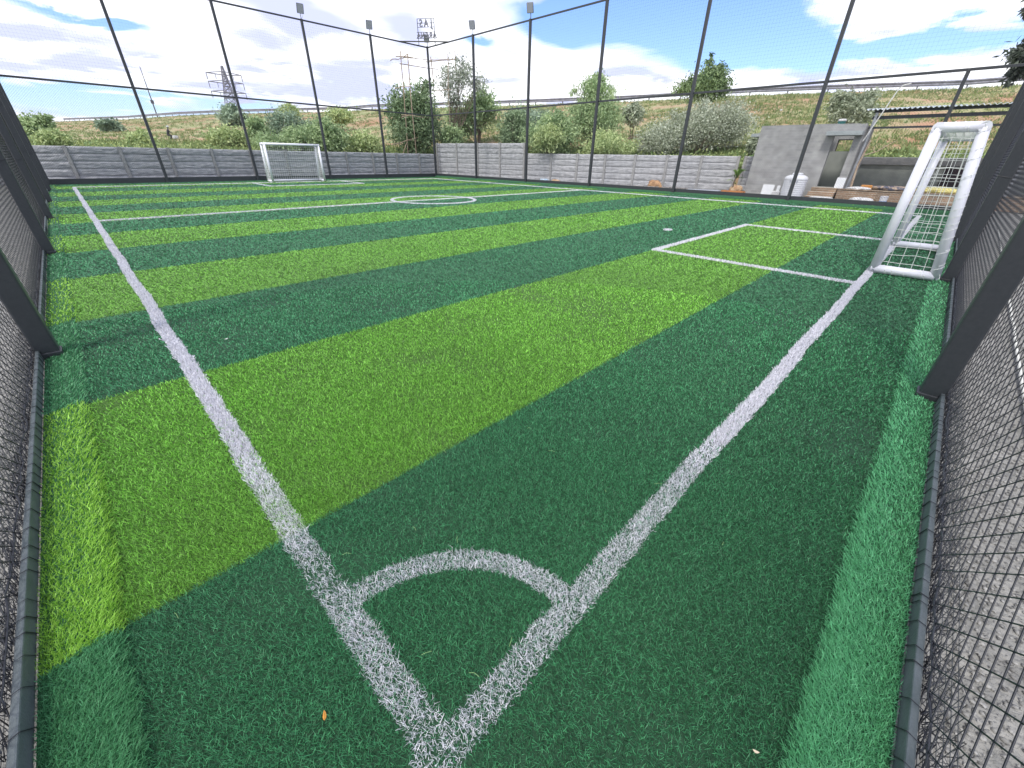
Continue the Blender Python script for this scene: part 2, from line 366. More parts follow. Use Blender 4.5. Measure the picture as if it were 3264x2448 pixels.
# turf strip laid up against the fence foot (raised pile combed towards the pitch)
def strip(name, label, x0, y0, ux, uy, vx, vy, length, width, colf, z=.045, hh=.038, dens=1.0, upright=0.0, bright=1.0, tip=.02):
    # u runs along the strip, v points into the pitch
    par = MB()
    def fn(a_, b_):
        u = a_ * length; v = b_ * width
        e = .014 * nz(u, 3, 1.3, x0) + .008 * nz(u, 1, 4, y0); v2 = v * (1 + (e / width if b_ > .6 else 0))
        return (x0 + ux * u + vx * v2, y0 + uy * u + vy * v2, .002 + z * (.12 + .88 * b_ ** 1.5) * (1 - b_ ** 8) + upright * (1 - b_) * .8)
    par.grid(fn, max(8, int(length * 4)), 6)
    pe = par.build(name, None); pe.data.materials.append(mat(name + '_backing', tuple(DARK * .35), .9)); tag(pe, label, 'turf strip')
    xs, ys, zs, hs, ws, ls, lds, cols = [], [], [], [], [], [], [], []
    u = 0.0
    while u < length:
        px, py = x0 + ux * u + vx * width / 2, y0 + uy * u + vy * width / 2
        d = math.hypot(px - CAM[0], py - CAM[1]); s = max(.0036, .0027 * max(d, 1.2)) / dens
        nv = max(3, int(width / s)) ; su = s * (1 + d / 8)
        v = (np.arange(nv) + rng.random(nv)) / nv
        uu = u + rng.random(nv) * su
        e = np.array([.014 * nz(q, 3, 1.3, x0) + .008 * nz(q, 1, 4, y0) for q in uu])
        vv = v * (width + e)
        xs.append(x0 + ux * uu + vx * vv); ys.append(y0 + uy * uu + vy * vv)
        zs.append(z * (.12 + .88 * v ** 1.5) * (1 - v ** 8) + upright * (1 - v) * .8); n = nv
        hs.append(rng.uniform(.5, 1, n) * hh * (.62 + .3 * v)); ws.append(np.maximum(.0021, s * .6) * rng.uniform(.7, 1.2, n))
        ls.append(rng.uniform(.3, 1, n) * (tip * (1 + .9 * v))); base = math.atan2(vy, vx)
        lds.append(base + rng.normal(0, .55 + .8 * (1 - v), n)); cols.append(colf(ys[-1]) * bright * (1 + .15 * rng.normal(0, 1, n))[:, None])
        u += su
    c_ = [np.concatenate(q) for q in (xs, ys, zs, hs, ws, ls, lds)]
    o = blade_field(c_[0], c_[1], c_[2], c_[3], c_[4], c_[5], c_[6], np.clip(np.concatenate(cols), .002, 1), 'fibres', m_turf, pe, True)
    o['kind'] = 'stuff'
    return pe
LIT_PILE = np.array([.15, .50, .235])  # dark green turf type; light on its leaning pile is put into this colour
strip('turf_strip', 'striped green turf strip lying along the foot of the left fence', XL + .004, YN + .1, 0, 1, 1, 0, YB - YN - .2, .215, lambda yy: stripe_col(yy + .03) * np.array([1.45, 1.18, 1.2]), bright=1.0)
strip('turf_strip', 'green turf strip, its lit pile painted pale mint, along the foot of the right fence', XL + .1, YN + .004, 1, 0, 0, 1, XR - XL - .2, .215, lambda yy: np.repeat(LIT_PILE[None], len(yy), 0))
strip('turf_strip', 'turf strip with shade painted into its dark colour, curled up at the foot of the far fence behind the goal', XL + .1, YB - .05, 1, 0, 0, -1, XR - XL - .2, .16, lambda yy: np.repeat(DARK[None], len(yy), 0) * .45, upright=.0, bright=.6)  # dark stripe green scaled down: the flap's shade is put into the colour
strip('turf_strip', 'turf strip of bright and dark lengths curled up below the building side fence', XR - .05, YN + .1, 0, 1, -1, 0, YB - YN - .2, .16, lambda yy: stripe_col(yy + .9) * .75, upright=.13)

# loose fibres, leaf and scraps on the turf
fb = MB()
for k in range(60):
    x = random.uniform(-.6, 5); y = random.uniform(-.6, 5); a_ = random.uniform(0, 6.28); l_ = random.uniform(.015, .04)
    fb.tube([(x, y, .032), (x + l_ * math.cos(a_) * .5, y + l_ * math.sin(a_) * .5, .04), (x + l_ * math.cos(a_ + .12), y + l_ * math.sin(a_ + .12), .034)], .0007, 4)
tag(fb.build('loose_fibres', mat('pale_fibre', (.28, .45, .18), .6)), 'loose pale fibres scattered on the near turf', 'fibres', kind='stuff')
def leafobj(x, y, s, rot, col, name, label, cat):
    m_ = MB(); prof = [(-1, 0), (-.6, .28), (0, .4), (.6, .25), (1, 0), (.6, -.25), (0, -.4), (-.6, -.28)]
    v = [(x + s * (p * math.cos(rot) - q * math.sin(rot)), y + s * (p * math.sin(rot) + q * math.cos(rot)), .040 + .006 * (p * p)) for p, q in prof]
    v2 = [(a_, b_, c_ - .0015) for a_, b_, c_ in v]
    m_.add(v + v2, [tuple(range(8)), tuple(range(15, 7, -1))] + [(i, 8 + i, 8 + (i + 1) % 8, (i + 1) % 8) for i in range(8)])
    tag(m_.build(name, mat(name + '_skin', col, .6)), label, cat)
leafobj(-.191, .303, .014, 1.2, (.55, .25, .04), 'dry_leaf', 'small orange dry leaf on the dark turf left of the corner', 'leaf')
leafobj(.348, 3.679, .016, .3, (.75, .75, .7), 'paper_scrap', 'small white scrap on the second dark stripe', 'scrap')
leafobj(.642, -.639, .009, 1.9, (.7, .6, .45), 'dry_straw', 'thin pale curl lying on dark turf near the right strip', 'straw')

# stones and gravel outside the two near fences
def scatter_stones(name, label, fn, n, smin, smax, m_):
    ico = np.array([(0, 0, 1), (.9, 0, .4), (.28, .85, .4), (-.72, .53, .4), (-.72, -.53, .4), (.28, -.85, .4), (.72, .53, -.4), (-.28, .85, -.4), (-.9, 0, -.4), (-.28, -.85, -.4), (.72, -.53, -.4), (0, 0, -1)])
    f_ = np.array([(0, 1, 2), (0, 2, 3), (0, 3, 4), (0, 4, 5), (0, 5, 1), (1, 6, 2), (2, 7, 3), (3, 8, 4), (4, 9, 5), (5, 10, 1), (2, 6, 7), (3, 7, 8), (4, 8, 9), (5, 9, 10), (1, 10, 6)])
    P = fn(n); s = rng.uniform(smin, smax, (n, 1)) ** 1.0; sc = rng.uniform(.5, 1.2, (n, 1, 3)) * s[:, :, None] * np.array([1, 1, .6])
    V = ico[None] * sc + P[:, None]; V += rng.normal(0, .12, V.shape) * s[:, :, None]
    F = ((np.arange(n) * 12)[:, None, None] + f_[None]).reshape(-1, 3)
    g_ = rng.uniform(.10, .34, n); C_ = np.repeat(np.stack([g_, g_ * .98, g_ * .93], 1), 12, 0)
    return tag(tri_mesh(name, V.reshape(-1, 3), F, m_, None, C_), label, 'gravel', kind='stuff')
m_stone = mat('gravel_stone', (.3, .3, .3), .9, attr='Col')
def right_pts(n):
    x = np.abs(rng.normal(0, 6, n)) + .2; y = YN - .12 - np.abs(rng.normal(0, .55, n)) ** 1.2; return np.stack([x, y, np.full(n, -.02)], 1)
def left_pts(n):
    y = np.abs(rng.normal(0, 6, n)) + .2; x = XL - .12 - np.abs(rng.normal(0, .7, n)) ** 1.2; return np.stack([x, y, np.full(n, -.02)], 1)
scatter_stones('gravel', 'grey gravel outside the right fence', right_pts, 14000, .002, .010, m_stone)
scatter_stones('gravel', 'grey gravel outside the left fence', left_pts, 14000, .002, .010, m_stone)
pp = MB(); pp.tube([(.6 + k * .45, -1.30 - .012 * k + .02 * nz(k, 0, .8), .004) for k in range(40)], .011, 8)
tag(pp.build('conduit_pipe', mat('pale_pvc', (.6, .6, .55), .6)), 'thin pale pipe lying on the ground outside the right fence', 'pipe')

# ------------------------------------------------------------------ fences
def chainlink(p0, p1, z0, z1, pitch, r):
    p0 = np.array(p0); p1 = np.array(p1); Ln = np.linalg.norm(p1 - p0); u = (p1 - p0) / Ln; H = z1 - z0; sl_ = .95
    A = []; B = []
    for sgn in (1, -1):
        run = H / sl_; k = -run
        ks = np.arange(-run, Ln + run, pitch)
        for q in ks:
            a0, a1 = (q, q + run) if sgn > 0 else (q, q - run)
            t0, t1 = 0.0, 1.0
            d = a1 - a0
            ta, tb = (0 - a0) / d, (Ln - a0) / d; lo, hi = min(ta, tb), max(ta, tb); t0, t1 = max(t0, lo), min(t1, hi)
            if t1 - t0 < .01: continue
            for (tt, lst) in ((t0, A), (t1, B)):
                s_ = a0 + d * tt; lst.append((p0[0] + u[0] * s_, p0[1] + u[1] * s_, z0 + H * tt))
    return wires(A, B, r)
def squarenet(p0, p1, z0, z1, pitch, r):
    p0 = np.array(p0); p1 = np.array(p1); Ln = np.linalg.norm(p1 - p0); u = (p1 - p0) / Ln; A = []; B = []
    for z in np.arange(z0, z1, pitch): A.append((*p0, z)); B.append((*p1, z))
    for s_ in np.arange(0, Ln, pitch): q = p0 + u * s_; A.append((*q, z0)); B.append((*q, z1))
    return wires(A, B, r)
def fence(label, p0, p1, inward, posts, pitch, wire_r, railm, lace=False, top=True):
    p0 = Vector((*p0, 0)); p1 = Vector((*p1, 0)); u = (p1 - p0).normalized(); n = Vector((*inward, 0)); Ln = (p1 - p0).length
    e = empty('mesh_fence', p0); tag(e, label, 'fence')
    def loc(s_, d, z): q = u * s_ + n * d; return (q.x, q.y, z)
    def bar(name, s0, s1, d0, d1, z0, z1, m_, bevel=.008):
        b_ = MB(); pts = [loc(s0, d0, 0), loc(s1, d0, 0), loc(s1, d1, 0), loc(s0, d1, 0)]
        v = [(x, y, z0) for x, y, _ in pts] + [(x, y, z1) for x, y, _ in pts]
        b_.add(v, [(3, 2, 1, 0), (4, 5, 6, 7), (0, 1, 5, 4), (1, 2, 6, 5), (2, 3, 7, 6), (3, 0, 4, 7)])
        return b_.build(name, m_, e, bevel=bevel)
    for s_ in posts:
        p_ = bar('post', s_ - .062, s_ + .062, -.03, .108, 0.0, ZT, m_post, .014)
        cap = MB(); q = loc(s_, .048, 0); cap.box(q[0] - .072, q[1] - .072, .0, q[0] + .072, q[1] + .072, .052)
        cap.build('post_shoe', m_post, p_, bevel=.006)
        # tie wire round the post
        for zt in (1.25 + .2 * random.random(), 2.6):
            tw = MB(); ring = [loc(s_ - .066, -.02, zt), loc(s_ - .066, .116, zt + .02), loc(s_ + .066, .116, zt + .03), loc(s_ + .066, -.02, zt + .01), loc(s_ - .066, -.02, zt)]
            tw.tube(ring, .004, 5); tw.build('tie_wire', m_wire, p_)
    bar('base_rail', 0, Ln, -.022, 0, .004, .085 if lace else .26, railm, .006)
    bar('middle_rail', 0, Ln, -.034, .006, ZM - .04, ZM + .04, m_post, .006)
    if top: bar('top_rail', 0, Ln, -.034, .006, ZT - .08, ZT, m_post, .006)
    d = -.036
    a0, a1 = loc(0, d, 0)[:2], loc(Ln, d, 0)[:2]
    V, F = chainlink(a0, a1, .02, ZM, pitch, wire_r); tri_mesh('chain_link', V, F, m_wire, e)
    V, F = squarenet(a0, a1, ZM, ZT, .12, .0013); tri_mesh('upper_net', V, F, m_net, e)
    if lace:
        V, F = squarenet(loc(0, -.052, 0)[:2], loc(Ln, -.052, 0)[:2], .0, .24, .035, .0011); tri_mesh('ground_net', V, F, m_net, e)
        tw = MB(); s_ = .3
        while s_ < min(Ln, 14):     # lacing wire looped round the base rail
            j = random.uniform(-.012, .012)
            tw.tube([loc(s_ + .06 + j, .003, .0), loc(s_ + j, .004, .088), loc(s_ - .015 + j, -.024, .092), loc(s_ - .02, -.040, .05), loc(s_ + .01, -.050, .11)], random.choice((.0013, .0017, .0022)), 4)
            tw.tube([loc(s_ - .03, -.026, .085 + j), loc(s_, -.042 + j, .105), loc(s_ + .03, -.030, .12 + j), loc(s_ + .02, -.055, .06)], .0022, 4)
            s_ += .10 + random.uniform(-.045, .06)
        tw.tube([loc(.2 + .1 * k, -.034 + random.uniform(-.008, .008), .10 + random.uniform(-.01, .012)) for k in range(120)], .0032, 5)
        # slack net heaped at the foot
        for k in range(900):
            a_ = random.uniform(.2, 12); r_ = random.uniform(.02, .06)
            tw.tube([loc(a_ + random.uniform(-r_, r_), -.026 - abs(random.gauss(0, .045)), random.uniform(.0, .12)) for q in range(4)], .0014, 3)
        tw.build('lacing_wire', m_wire, e)
    return e
f_left = fence('tall dark chain link fence along the left touchline', (XL, YN - .05), (XL, YB), (1, 0), [4.40 - YN, 9.67 - YN, 15.0 - YN, 20.15 - YN, 25.7 - YN, YB - YN - .1], .098, .0024, m_rail, True)
f_right = fence('tall dark chain link fence close behind the near goal', (XL - .05, YN), (XR, YN), (0, 1), [3.82 - XL, 8.55 - XL, 13.6 - XL, 17.7 - XL, XR - XL - .1], .098, .0024, m_rail, True)
f_back = fence('tall dark mesh fence across the far end behind the small goal', (XL, YB), (XR, YB), (0, -1), [3.754 - XL, 8.2185 - XL, 12.7225 - XL, 17.022 - XL], .088, .0019, m_post)
f_side = fence('tall dark mesh fence between the pitch and the grey block building', (XR, YN), (XR, YB), (-1, 0), [4.372 - YN, 9.539 - YN, 14.726 - YN, 19.815 - YN, 24.83 - YN], .088, .0019, m_post)
cp = MB(); cp.box(-.06, -.06, 0, .06, .06, ZT + .02); c_ = cp.build('post', m_post, f_back, bevel=.014); c_.location = (XR - XL - .02, -.02, 0)
br = MB(); br.tube([(19.26 - XL, -.03, ZT - .03), (21.47 - XL, 27.5 - YB, ZT - .03)], .04, 6); br.build('corner_brace', m_post, f_back)
# short gate post with its half-height stop under the middle rail
gp = MB(); gp.box(-.05, -.05, 0, .05, .05, ZM + .02); o = gp.build('post', m_post, f_side, bevel=.012); o.location = (.0, .53 - YN, 0)

# ------------------------------------------------------------------ floodlights
def floodlight(x, y, z, aim, label):
    e = empty('floodlight', (x, y, z))
    d = Vector(aim).normalized(); a_ = math.atan2(d.y, d.x); Rm = Matrix.Rotation(a_, 4, 'Z')
    st = MB(); st.tube([(0, 0, 0), (0, 0, .28)], .018, 8); st.tube([Rm @ Vector((-.06, 0, .28)), Rm @ Vector((.12, 0, .30))], .016, 6); st.tube([(0, 0, .02), Rm @ Vector((.10, .08, .06)), Rm @ Vector((.12, .05, .20))], .006, 5)
    st.build('bracket', m_lamp, e)
    T = Rm @ Matrix.Translation((.18, 0, .42)) @ Matrix.Rotation(rad(28), 4, 'Y')
    h = MB(); h.box(-.04, -.19, -.23, .04, .19, .23, T); hb = h.build('housing', m_lamp, e, bevel=.03, segs=3)
    g_ = MB(); g_.box(.041, -.16, -.20, .046, .16, .20, T); g_.build('lens', m_light, e, bevel=.002)
    tag(e, label, 'floodlight', 'floodlights on top of the fence posts')
floodlight(12.72, YB - .04, ZT, (-.15, -1), 'floodlight on the far end fence, two posts left of the far corner')
floodlight(17.02, YB - .04, ZT, (-.4, -1), 'floodlight on the far end fence, on the last post before the corner')
floodlight(XR - .03, YB - .05, ZT, (-1, -1), 'floodlight on the far corner post below the lettered sign')
floodlight(XR - .04, 24.83, ZT, (-1, -.75), 'floodlight on the side fence, first post right of the far corner')
floodlight(XR - .04, 19.815, ZT, (-1, -.6), 'floodlight on the side fence, second post right of the far corner')
floodlight(XR - .04, 14.726, ZT, (-1, .1), 'floodlight on the side fence, third post from the far corner, above the frame')
floodlight(8.2185, YB - .04, ZT, (-.2, -1), 'floodlight on the far end fence, three posts left of the far corner, above the frame')

# ------------------------------------------------------------------ lettered roof sign, seen from behind
A0 = Vector((20.77, YB - .035, 0)); B0 = Vector((XR - .035, 28.91, 0))
es = empty('letter_sign', (A0.x, A0.y, ZT)); tag(es, 'open frame sign of channel letters seen from behind on the far corner', 'sign')
ux = (B0 - A0); WS = ux.length; ux.normalize()
out = Vector((ux.y, -ux.x, 0));
if out.dot(Vector((1, 1, 0))) < 0: out = -out
m_signf = mat('sign_steel', (.05, .055, .06), .5); m_lett = mat('letter_back_panel', (.16, .16, .19), .6, (.24, .24, .28), 6); m_letr = mat('letter_return', (.10, .10, .12), .5)
ZK = .678; Zt = 2.05                                                  # sign top above the rail
sf = MB()
def S(a_, z, d=0): q = ux * a_ + out * d; return (q.x, q.y, z * ZK)
for a_ in (0, WS): sf.tube([S(a_, -.12), S(a_, Zt)], .022, 6)
for z, o_ in ((Zt, 0), (1.71, 0), (1.39, 0), (1.0, .09), (.767, .09), (.516, .14)): sf.tube([S(-o_, z), S(WS + o_, z)], .016, 6)
sf.tube([S(.97, 1.39, -.02), S(.93, 1.25, -.02), S(.99, 1.17, -.02), S(1.02, 1.27, -.02), S(.99, 1.39, -.02)], .01, 5)
sf.build('frame', m_signf, es)
def word(txt, zlo, zhi, a0, a1):
    n = len(txt); cw = (a1 - a0) / n
    for i, ch in enumerate(txt):
        # text reads correctly from outside, so here its order is mirrored
        cu = bpy.data.curves.new('letter', 'FONT'); cu.body = ch; cu.size = 1; cu.extrude = .045; cu.align_x = 'CENTER'; cu.offset = .012
        o_t = bpy.data.objects.new('letter_text', cu); me_ = bpy.data.meshes.new_from_object(o_t); bpy.data.objects.remove(o_t)
        o = bpy.data.objects.new('letter', me_); COL.objects.link(o); me_.materials.clear(); me_.materials.append(m_lett)
        o.parent = es
        hgt = (zhi - zlo) / .70; wd = cw / .78
        cx = a1 - cw * (i + .5)
        X_ = -ux; Yv = Vector((0, 0, 1)); Z_ = X_.cross(Yv)
        p = ux * cx + out * .03
        o.matrix_local = Matrix(((X_.x * wd, Yv.x * hgt, Z_.x, p.x), (X_.y * wd, Yv.y * hgt, Z_.y, p.y), (X_.z * wd, Yv.z * hgt, Z_.z, zlo), (0, 0, 0, 1)))
word('JAS', 1.41 * ZK, 2.02 * ZK, .06, WS - .02)
word('ARENA', .54 * ZK, .98 * ZK, -.12, WS + .14)

# ------------------------------------------------------------------ goals
def goal(name, label, x0, x1, y0, yb, H=2.0, r=.061, seed=1, td=.62, nr=.0034):
    # front frame in plane y0, back frame in plane yb, box shape
    rnd = random.Random(seed)
    e = empty(name, (x0, y0, 0)); tag(e, label, 'football goal'); w_ = x1 - x0; d = yb - y0
    def tb(nm, pts, rr=r): m_ = MB(); m_.tube(pts, rr, 14); return m_.build(nm, m_white, e, smooth=False)
    zb = r + .012
    for x in (0, w_):
        tb('post', [(x, 0, .01), (x, 0, H - r)]); tb('back_post', [(x, d, zb), (x, d * td, H - r)])
        tb('ground_bar', [(x, r * .6, zb), (x, d, zb)]); tb('top_bar', [(x, r * .6, H - r), (x, d * td, H - r)])
    tb('crossbar', [(-r * .9, 0, H - r), (w_ + r * .9, 0, H - r)]); tb('back_crossbar', [(-r * .9, d * td, H - r), (w_ + r * .9, d * td, H - r)]); tb('back_ground_bar', [(0, d, zb), (w_, d, zb)])
    for o in [c for c in bpy.data.objects if c.parent == e]:
        o.data.polygons.foreach_set('use_smooth', [len(p.vertices) == 4 for p in o.data.polygons])
    A = []; B = []; step = .12
    def sheet(fn, nu, nv):
        P = [[fn(i / nu, j / nv) for i in range(nu + 1)] for j in range(nv + 1)]
        for j in range(nv + 1):
            for i in range(nu):
                A.append(P[j][i]); B.append(P[j][i + 1])
        for i in range(nu + 1):
            for j in range(nv):
                A.append(P[j][i]); B.append(P[j + 1][i])
    s = 1 if d > 0 else -1
    def sag(u, v, k): return .035 * math.sin(math.pi * u) * math.sin(math.pi * v) * k + .012 * nz(u * 9, v * 9, 1, seed + k)
    sheet(lambda u, v: (w_ * u, d * (1 - (1 - td) * v) + s * (.01 + sag(u, v, 1)), zb + (H - 2 * zb) * v), int(w_ / step), int(H / step))
    for k, x in ((-1, 0), (1, w_)):
        sheet(lambda u, v: (x + k * sag(u, v, .5) + .02 * nz(u * 5, v * 6, 1, seed), d * u * (1 - (1 - td) * v), zb + (H - 2 * zb) * v + .02 * nz(u * 4, v * 8, 1, seed + 9)), max(4, int(abs(d) / step)), int(H / step))
    sheet(lambda u, v: (w_ * u, d * td * v, H - r + .0 - .03 * math.sin(math.pi * v) - .01), int(w_ / step), max(4, int(abs(d) / step)))
    V, F = wires(A, B, nr, 4); tri_mesh('net', V, F, m_net_w, e)
    ls = MB()                        # lacing wound round the bars
    for nm, pa, pb in (('t', (0, d * td, H - r), (w_, d * td, H - r)), ('s', (0, d, zb), (0, d * td, H - r)), ('s2', (w_, d, zb), (w_, d * td, H - r)), ('t0', (0, 0, H - r), (0, d * td, H - r)), ('g', (0, 0, zb), (0, d, zb)), ('c', (0, 0, H - r), (w_, 0, H - r))):
        pa, pb = Vector(pa), Vector(pb); t_ = (pb - pa).normalized(); a_ = t_.orthogonal().normalized(); b_ = t_.cross(a_); n_ = int((pb - pa).length / .10)
        for k in range(n_):
            c0 = pa + (pb - pa) * (k + .5) / n_; ph = rnd.uniform(0, 6)
            ls.tube([c0 + (a_ * math.cos(ph + q * .9) + b_ * math.sin(ph + q * .9)) * (r + .005) + t_ * (.018 * q) for q in range(7)], .0035, 4)
    ls.build('net_lacing', m_net_w, e)
    return e
goal('football_goal', 'large white padded goal with white net close by on the right', 8.36, 11.55, -.03, -.74, seed=3)
goal('football_goal', 'small looking white goal at the far end of the pitch', 8.32, 11.32, L - .02, L + .75, seed=5, nr=.0072)

# ------------------------------------------------------------------ precast walls
def wall_run(label, p0, p1, nb, H, slabs):
    p0 = Vector((*p0, 0)); p1 = Vector((*p1, 0)); u = (p1 - p0) / nb; n = Vector((u.y, -u.x, 0)).normalized()
    if n.dot(Vector((CAM[0], CAM[1], 0)) - p0) < 0: n = -n
    e = empty('precast_wall', p0); tag(e, label, 'wall')
    ang = math.atan2(u.y, u.x); bl = u.length
    for k in range(nb):
        m_ = MB(); o0 = random.uniform(0, 99)
        hs = H / slabs
        for q in range(slabs):
            dx = random.uniform(-.006, .006)
            def fn(a_, b_):
                x = .05 + (bl - .1) * a_; z = q * hs + .004 + (hs - .008) * b_
                bulge = .034 * (1 - abs(2 * b_ - 1) ** 4) * (1 - abs(2 * a_ - 1) ** 30)
                rough = .020 * nz(x * 2.2, z * 9, 1, o0 + q * 5) + .012 * nz(x * 7, z * 22, 1, o0 + q)
                wave = .02 * nz(x * 1.5, q, 1, o0 + 30) * (1 if q < slabs - 1 or b_ < .5 else 0)
                return (x, .0 + dx + bulge + (rough if 0 < b_ < 1 else 0), z + (wave if 0 < b_ < 1 else 0))
            m_.grid(fn, 40, 7)
        m_.box(.02, -.05, .0, bl - .02, -.004, H - .01)
        o = m_.build('wall_panel', m_precast, e, smooth=False)
        o.location = u * k; o.rotation_euler = (0, 0, ang) if Vector((-math.sin(ang), math.cos(ang), 0)).dot(n) > 0 else (0, 0, ang)
        if Vector((-math.sin(ang), math.cos(ang), 0)).dot(n) < 0: o.scale = (1, -1, 1)
    for k in range(nb + 1):
        b_ = MB(); b_.box(-.065, -.06, 0, .065, .075, H + .01 + random.uniform(0, .02)); o = b_.build('wall_post', m_precastpost, e, bevel=.012); o.location = u * k
        o.rotation_euler = (0, 0, ang)
        if Vector((-math.sin(ang), math.cos(ang), 0)).dot(n) < 0: o.scale = (1, -1, 1)
wall_run('low grey precast concrete wall behind the far end fence', (-3.68, 30.55), (22.4, 30.55), 13, 1.64, 5)
wall_run('taller section of grey precast wall right of the far corner', (22.1, 30.4), (23.45, 21.9), 4, 2.38, 7)
wall_run('long low grey precast wall between far corner and block building', (23.55, 21.75), (26.9, 8.6), 7, 1.76, 5)
wall_run('low grey precast wall continuing behind the block building', (27.0, 8.3), (28.3, 3.6), 2, 1.76, 5)

# ------------------------------------------------------------------ embankment
RID = [(-60, 5.2), (-40, 5.5), (-12, 5.7), (-.8, 5.75), (1.5, 5.7), (6, 5.85), (11.7, 6.0), (18.8, 6.05), (25, 5.95), (31, 5.75), (37, 5.62), (44, 5.35), (52, 5.0), (60.7, 4.55), (64, 4.2), (75.2, 3.45), (80, 3.0), (84, 2.5), (89, 2.05), (95, 1.6), (110, 1.3), (140, 1.2)]
RA = np.array([q[0] for q in RID]); RE = np.array([q[1] for q in RID])
def r_ridge(a_): return 7.0 / math.tan(rad(float(np.interp(a_, RA, RE))))
def r_toe(a_):
    if a_ > 53: return min(32.6, 1e9) / max(.25, math.sin(rad(a_))) if a_ < 150 else 60
    # right-hand wall line x = 23.5 .. 28.5
    for r in np.arange(20, 45, .25):
        x, y = CAM[0] + r * math.cos(rad(a_)), CAM[1] + r * math.sin(rad(a_))
        xw = np.interp(y, [-60, 2.5, 3.6, 8.4, 21.8, 31], [29.5, 29.5, 29.0, 27.6, 24.2, 23.2])
        if x > xw or y > 32.3: return float(r)
    return 40.0
_ta = np.arange(-60, 141, 1.0); _tr = np.array([r_toe(q) for q in _ta]); _rr = np.array([r_ridge(q) for q in _ta])
def hill_z(x, y):
    dx, dy = x - CAM[0], y - CAM[1]; a_ = math.degrees(math.atan2(dy, dx)); r = math.hypot(dx, dy)
    t0, t1 = float(np.interp(a_, _ta, _tr)), float(np.interp(a_, _ta, _rr)); t = (r - t0) / (t1 - t0)
    if r < t0: return max(-.3, .7 - (t0 - r) * 3)
    zt_ = 1.0 + 7.5 * min(t, 1)
    if t > 1: zt_ = 8.5 - .02 * (r - t1)
    return zt_ + .28 * fbm(x, y, .25, 2) * math.sin(math.pi * min(t, 1)) + .10 * fbm(x, y, 1.4, 8) * (1 if t < .97 else .1)
hm = MB(); NA, NR = 420, 90
def hf(u, v):
    a_ = -55 + 185 * u; t0, t1 = float(np.interp(a_, _ta, _tr)), float(np.interp(a_, _ta, _rr))
    r = (t0 - .35 + v * (1.12 * (t1 - t0) + .35)) if v < .99 else t1 + 45
    x, y = CAM[0] + r * math.cos(rad(a_)), CAM[1] + r * math.sin(rad(a_))
    return (x, y, hill_z(x, y) if v < .99 else -.5)
hm.grid(hf, NA, NR)
m_hill = mat('embankment_soil', lin((166, 130, 104)), .95, lin((140, 146, 100)), .16, 1.0, 1.6, detail=9, lo=.38, hi=.62, stops=[(.46, lin((162, 142, 112))), (.53, lin((150, 146, 108)))])
tag(hm.build('hillside', m_hill, smooth=True), kind='structure')
# road surface strip on top
rm = MB()
def rf(u, v):
    a_ = -50 + 175 * u; r = float(np.interp(a_, _ta, _rr)) + 1.2 + 8 * v
    return (CAM[0] + r * math.cos(rad(a_)), CAM[1] + r * math.sin(rad(a_)), 8.52)
rm.grid(rf, 120, 2); tag(rm.build('road', mat('asphalt', (.05, .05, .05), .9, (.065, .065, .065), 5)), kind='structure')

# grass tufts on the hillside, merged (nobody could count them)
def hill_pts(n, a0, a1, tmin=0.0, tmax=1.0, pw=1.0):
    a_ = rng.uniform(a0, a1, n); t_ = tmin + (tmax - tmin) * rng.random(n) ** pw
    t0 = np.interp(a_, _ta, _tr); t1 = np.interp(a_, _ta, _rr); r = t0 + t_ * (t1 - t0)
    x = CAM[0] + r * np.cos(np.radians(a_)); y = CAM[1] + r * np.sin(np.radians(a_))
    return x, y, t_, r
x, y, t_, r = hill_pts(74000, -8, 93)
keepm = np.array([fbm(a_, b_, .16, 5) for a_, b_ in zip(x, y)])
k = (keepm + .25 + .5 * (1 - t_) * (t_ < .3) + .4 * (t_ > .93) + rng.normal(0, .22, len(x))) > .06
x, y, t_, r = x[k], y[k], t_[k], r[k]; n = len(x)
z = np.array([hill_z(a_, b_) for a_, b_ in zip(x, y)]) - .05
g1, g2, g3 = np.array(lin((140, 156, 98))), np.array(lin((170, 168, 124))), np.array(lin((104, 128, 80)))
mixv = np.clip(np.array([.5 + .6 * fbm(a_, b_, .3, 11) for a_, b_ in zip(x, y)]) + rng.normal(0, .15, n), 0, 1)[:, None]
col = g3 * (1 - mixv) + g1 * mixv; col = np.where(rng.random((n, 1)) < .35, g2, col); col = np.where((t_ < .14)[:, None], g1 * .9, col)
V = []; hgt = rng.uniform(.10, .30, n) * (1 + .6 * (t_ < .15)); wdt = hgt * rng.uniform(.3, .6, n)
K = 4
X_ = np.repeat(x, K) + rng.normal(0, .12, n * K); Y_ = np.repeat(y, K) + rng.normal(0, .12, n * K)
o = blade_field(X_, Y_, np.repeat(z, K), np.repeat(hgt, K) * rng.uniform(.6, 1.1, n * K), np.repeat(wdt, K), np.repeat(hgt, K) * rng.uniform(.1, .7, n * K), rng.uniform(0, 6.3, n * K),
                np.clip(np.repeat(col, K, 0) * rng.uniform(.75, 1.2, (n * K, 1)), 0, 1), 'hillside_grass', m_leaf, None, False)
tag(o, 'patchy olive grass growing over the embankment', 'grass', kind='stuff')

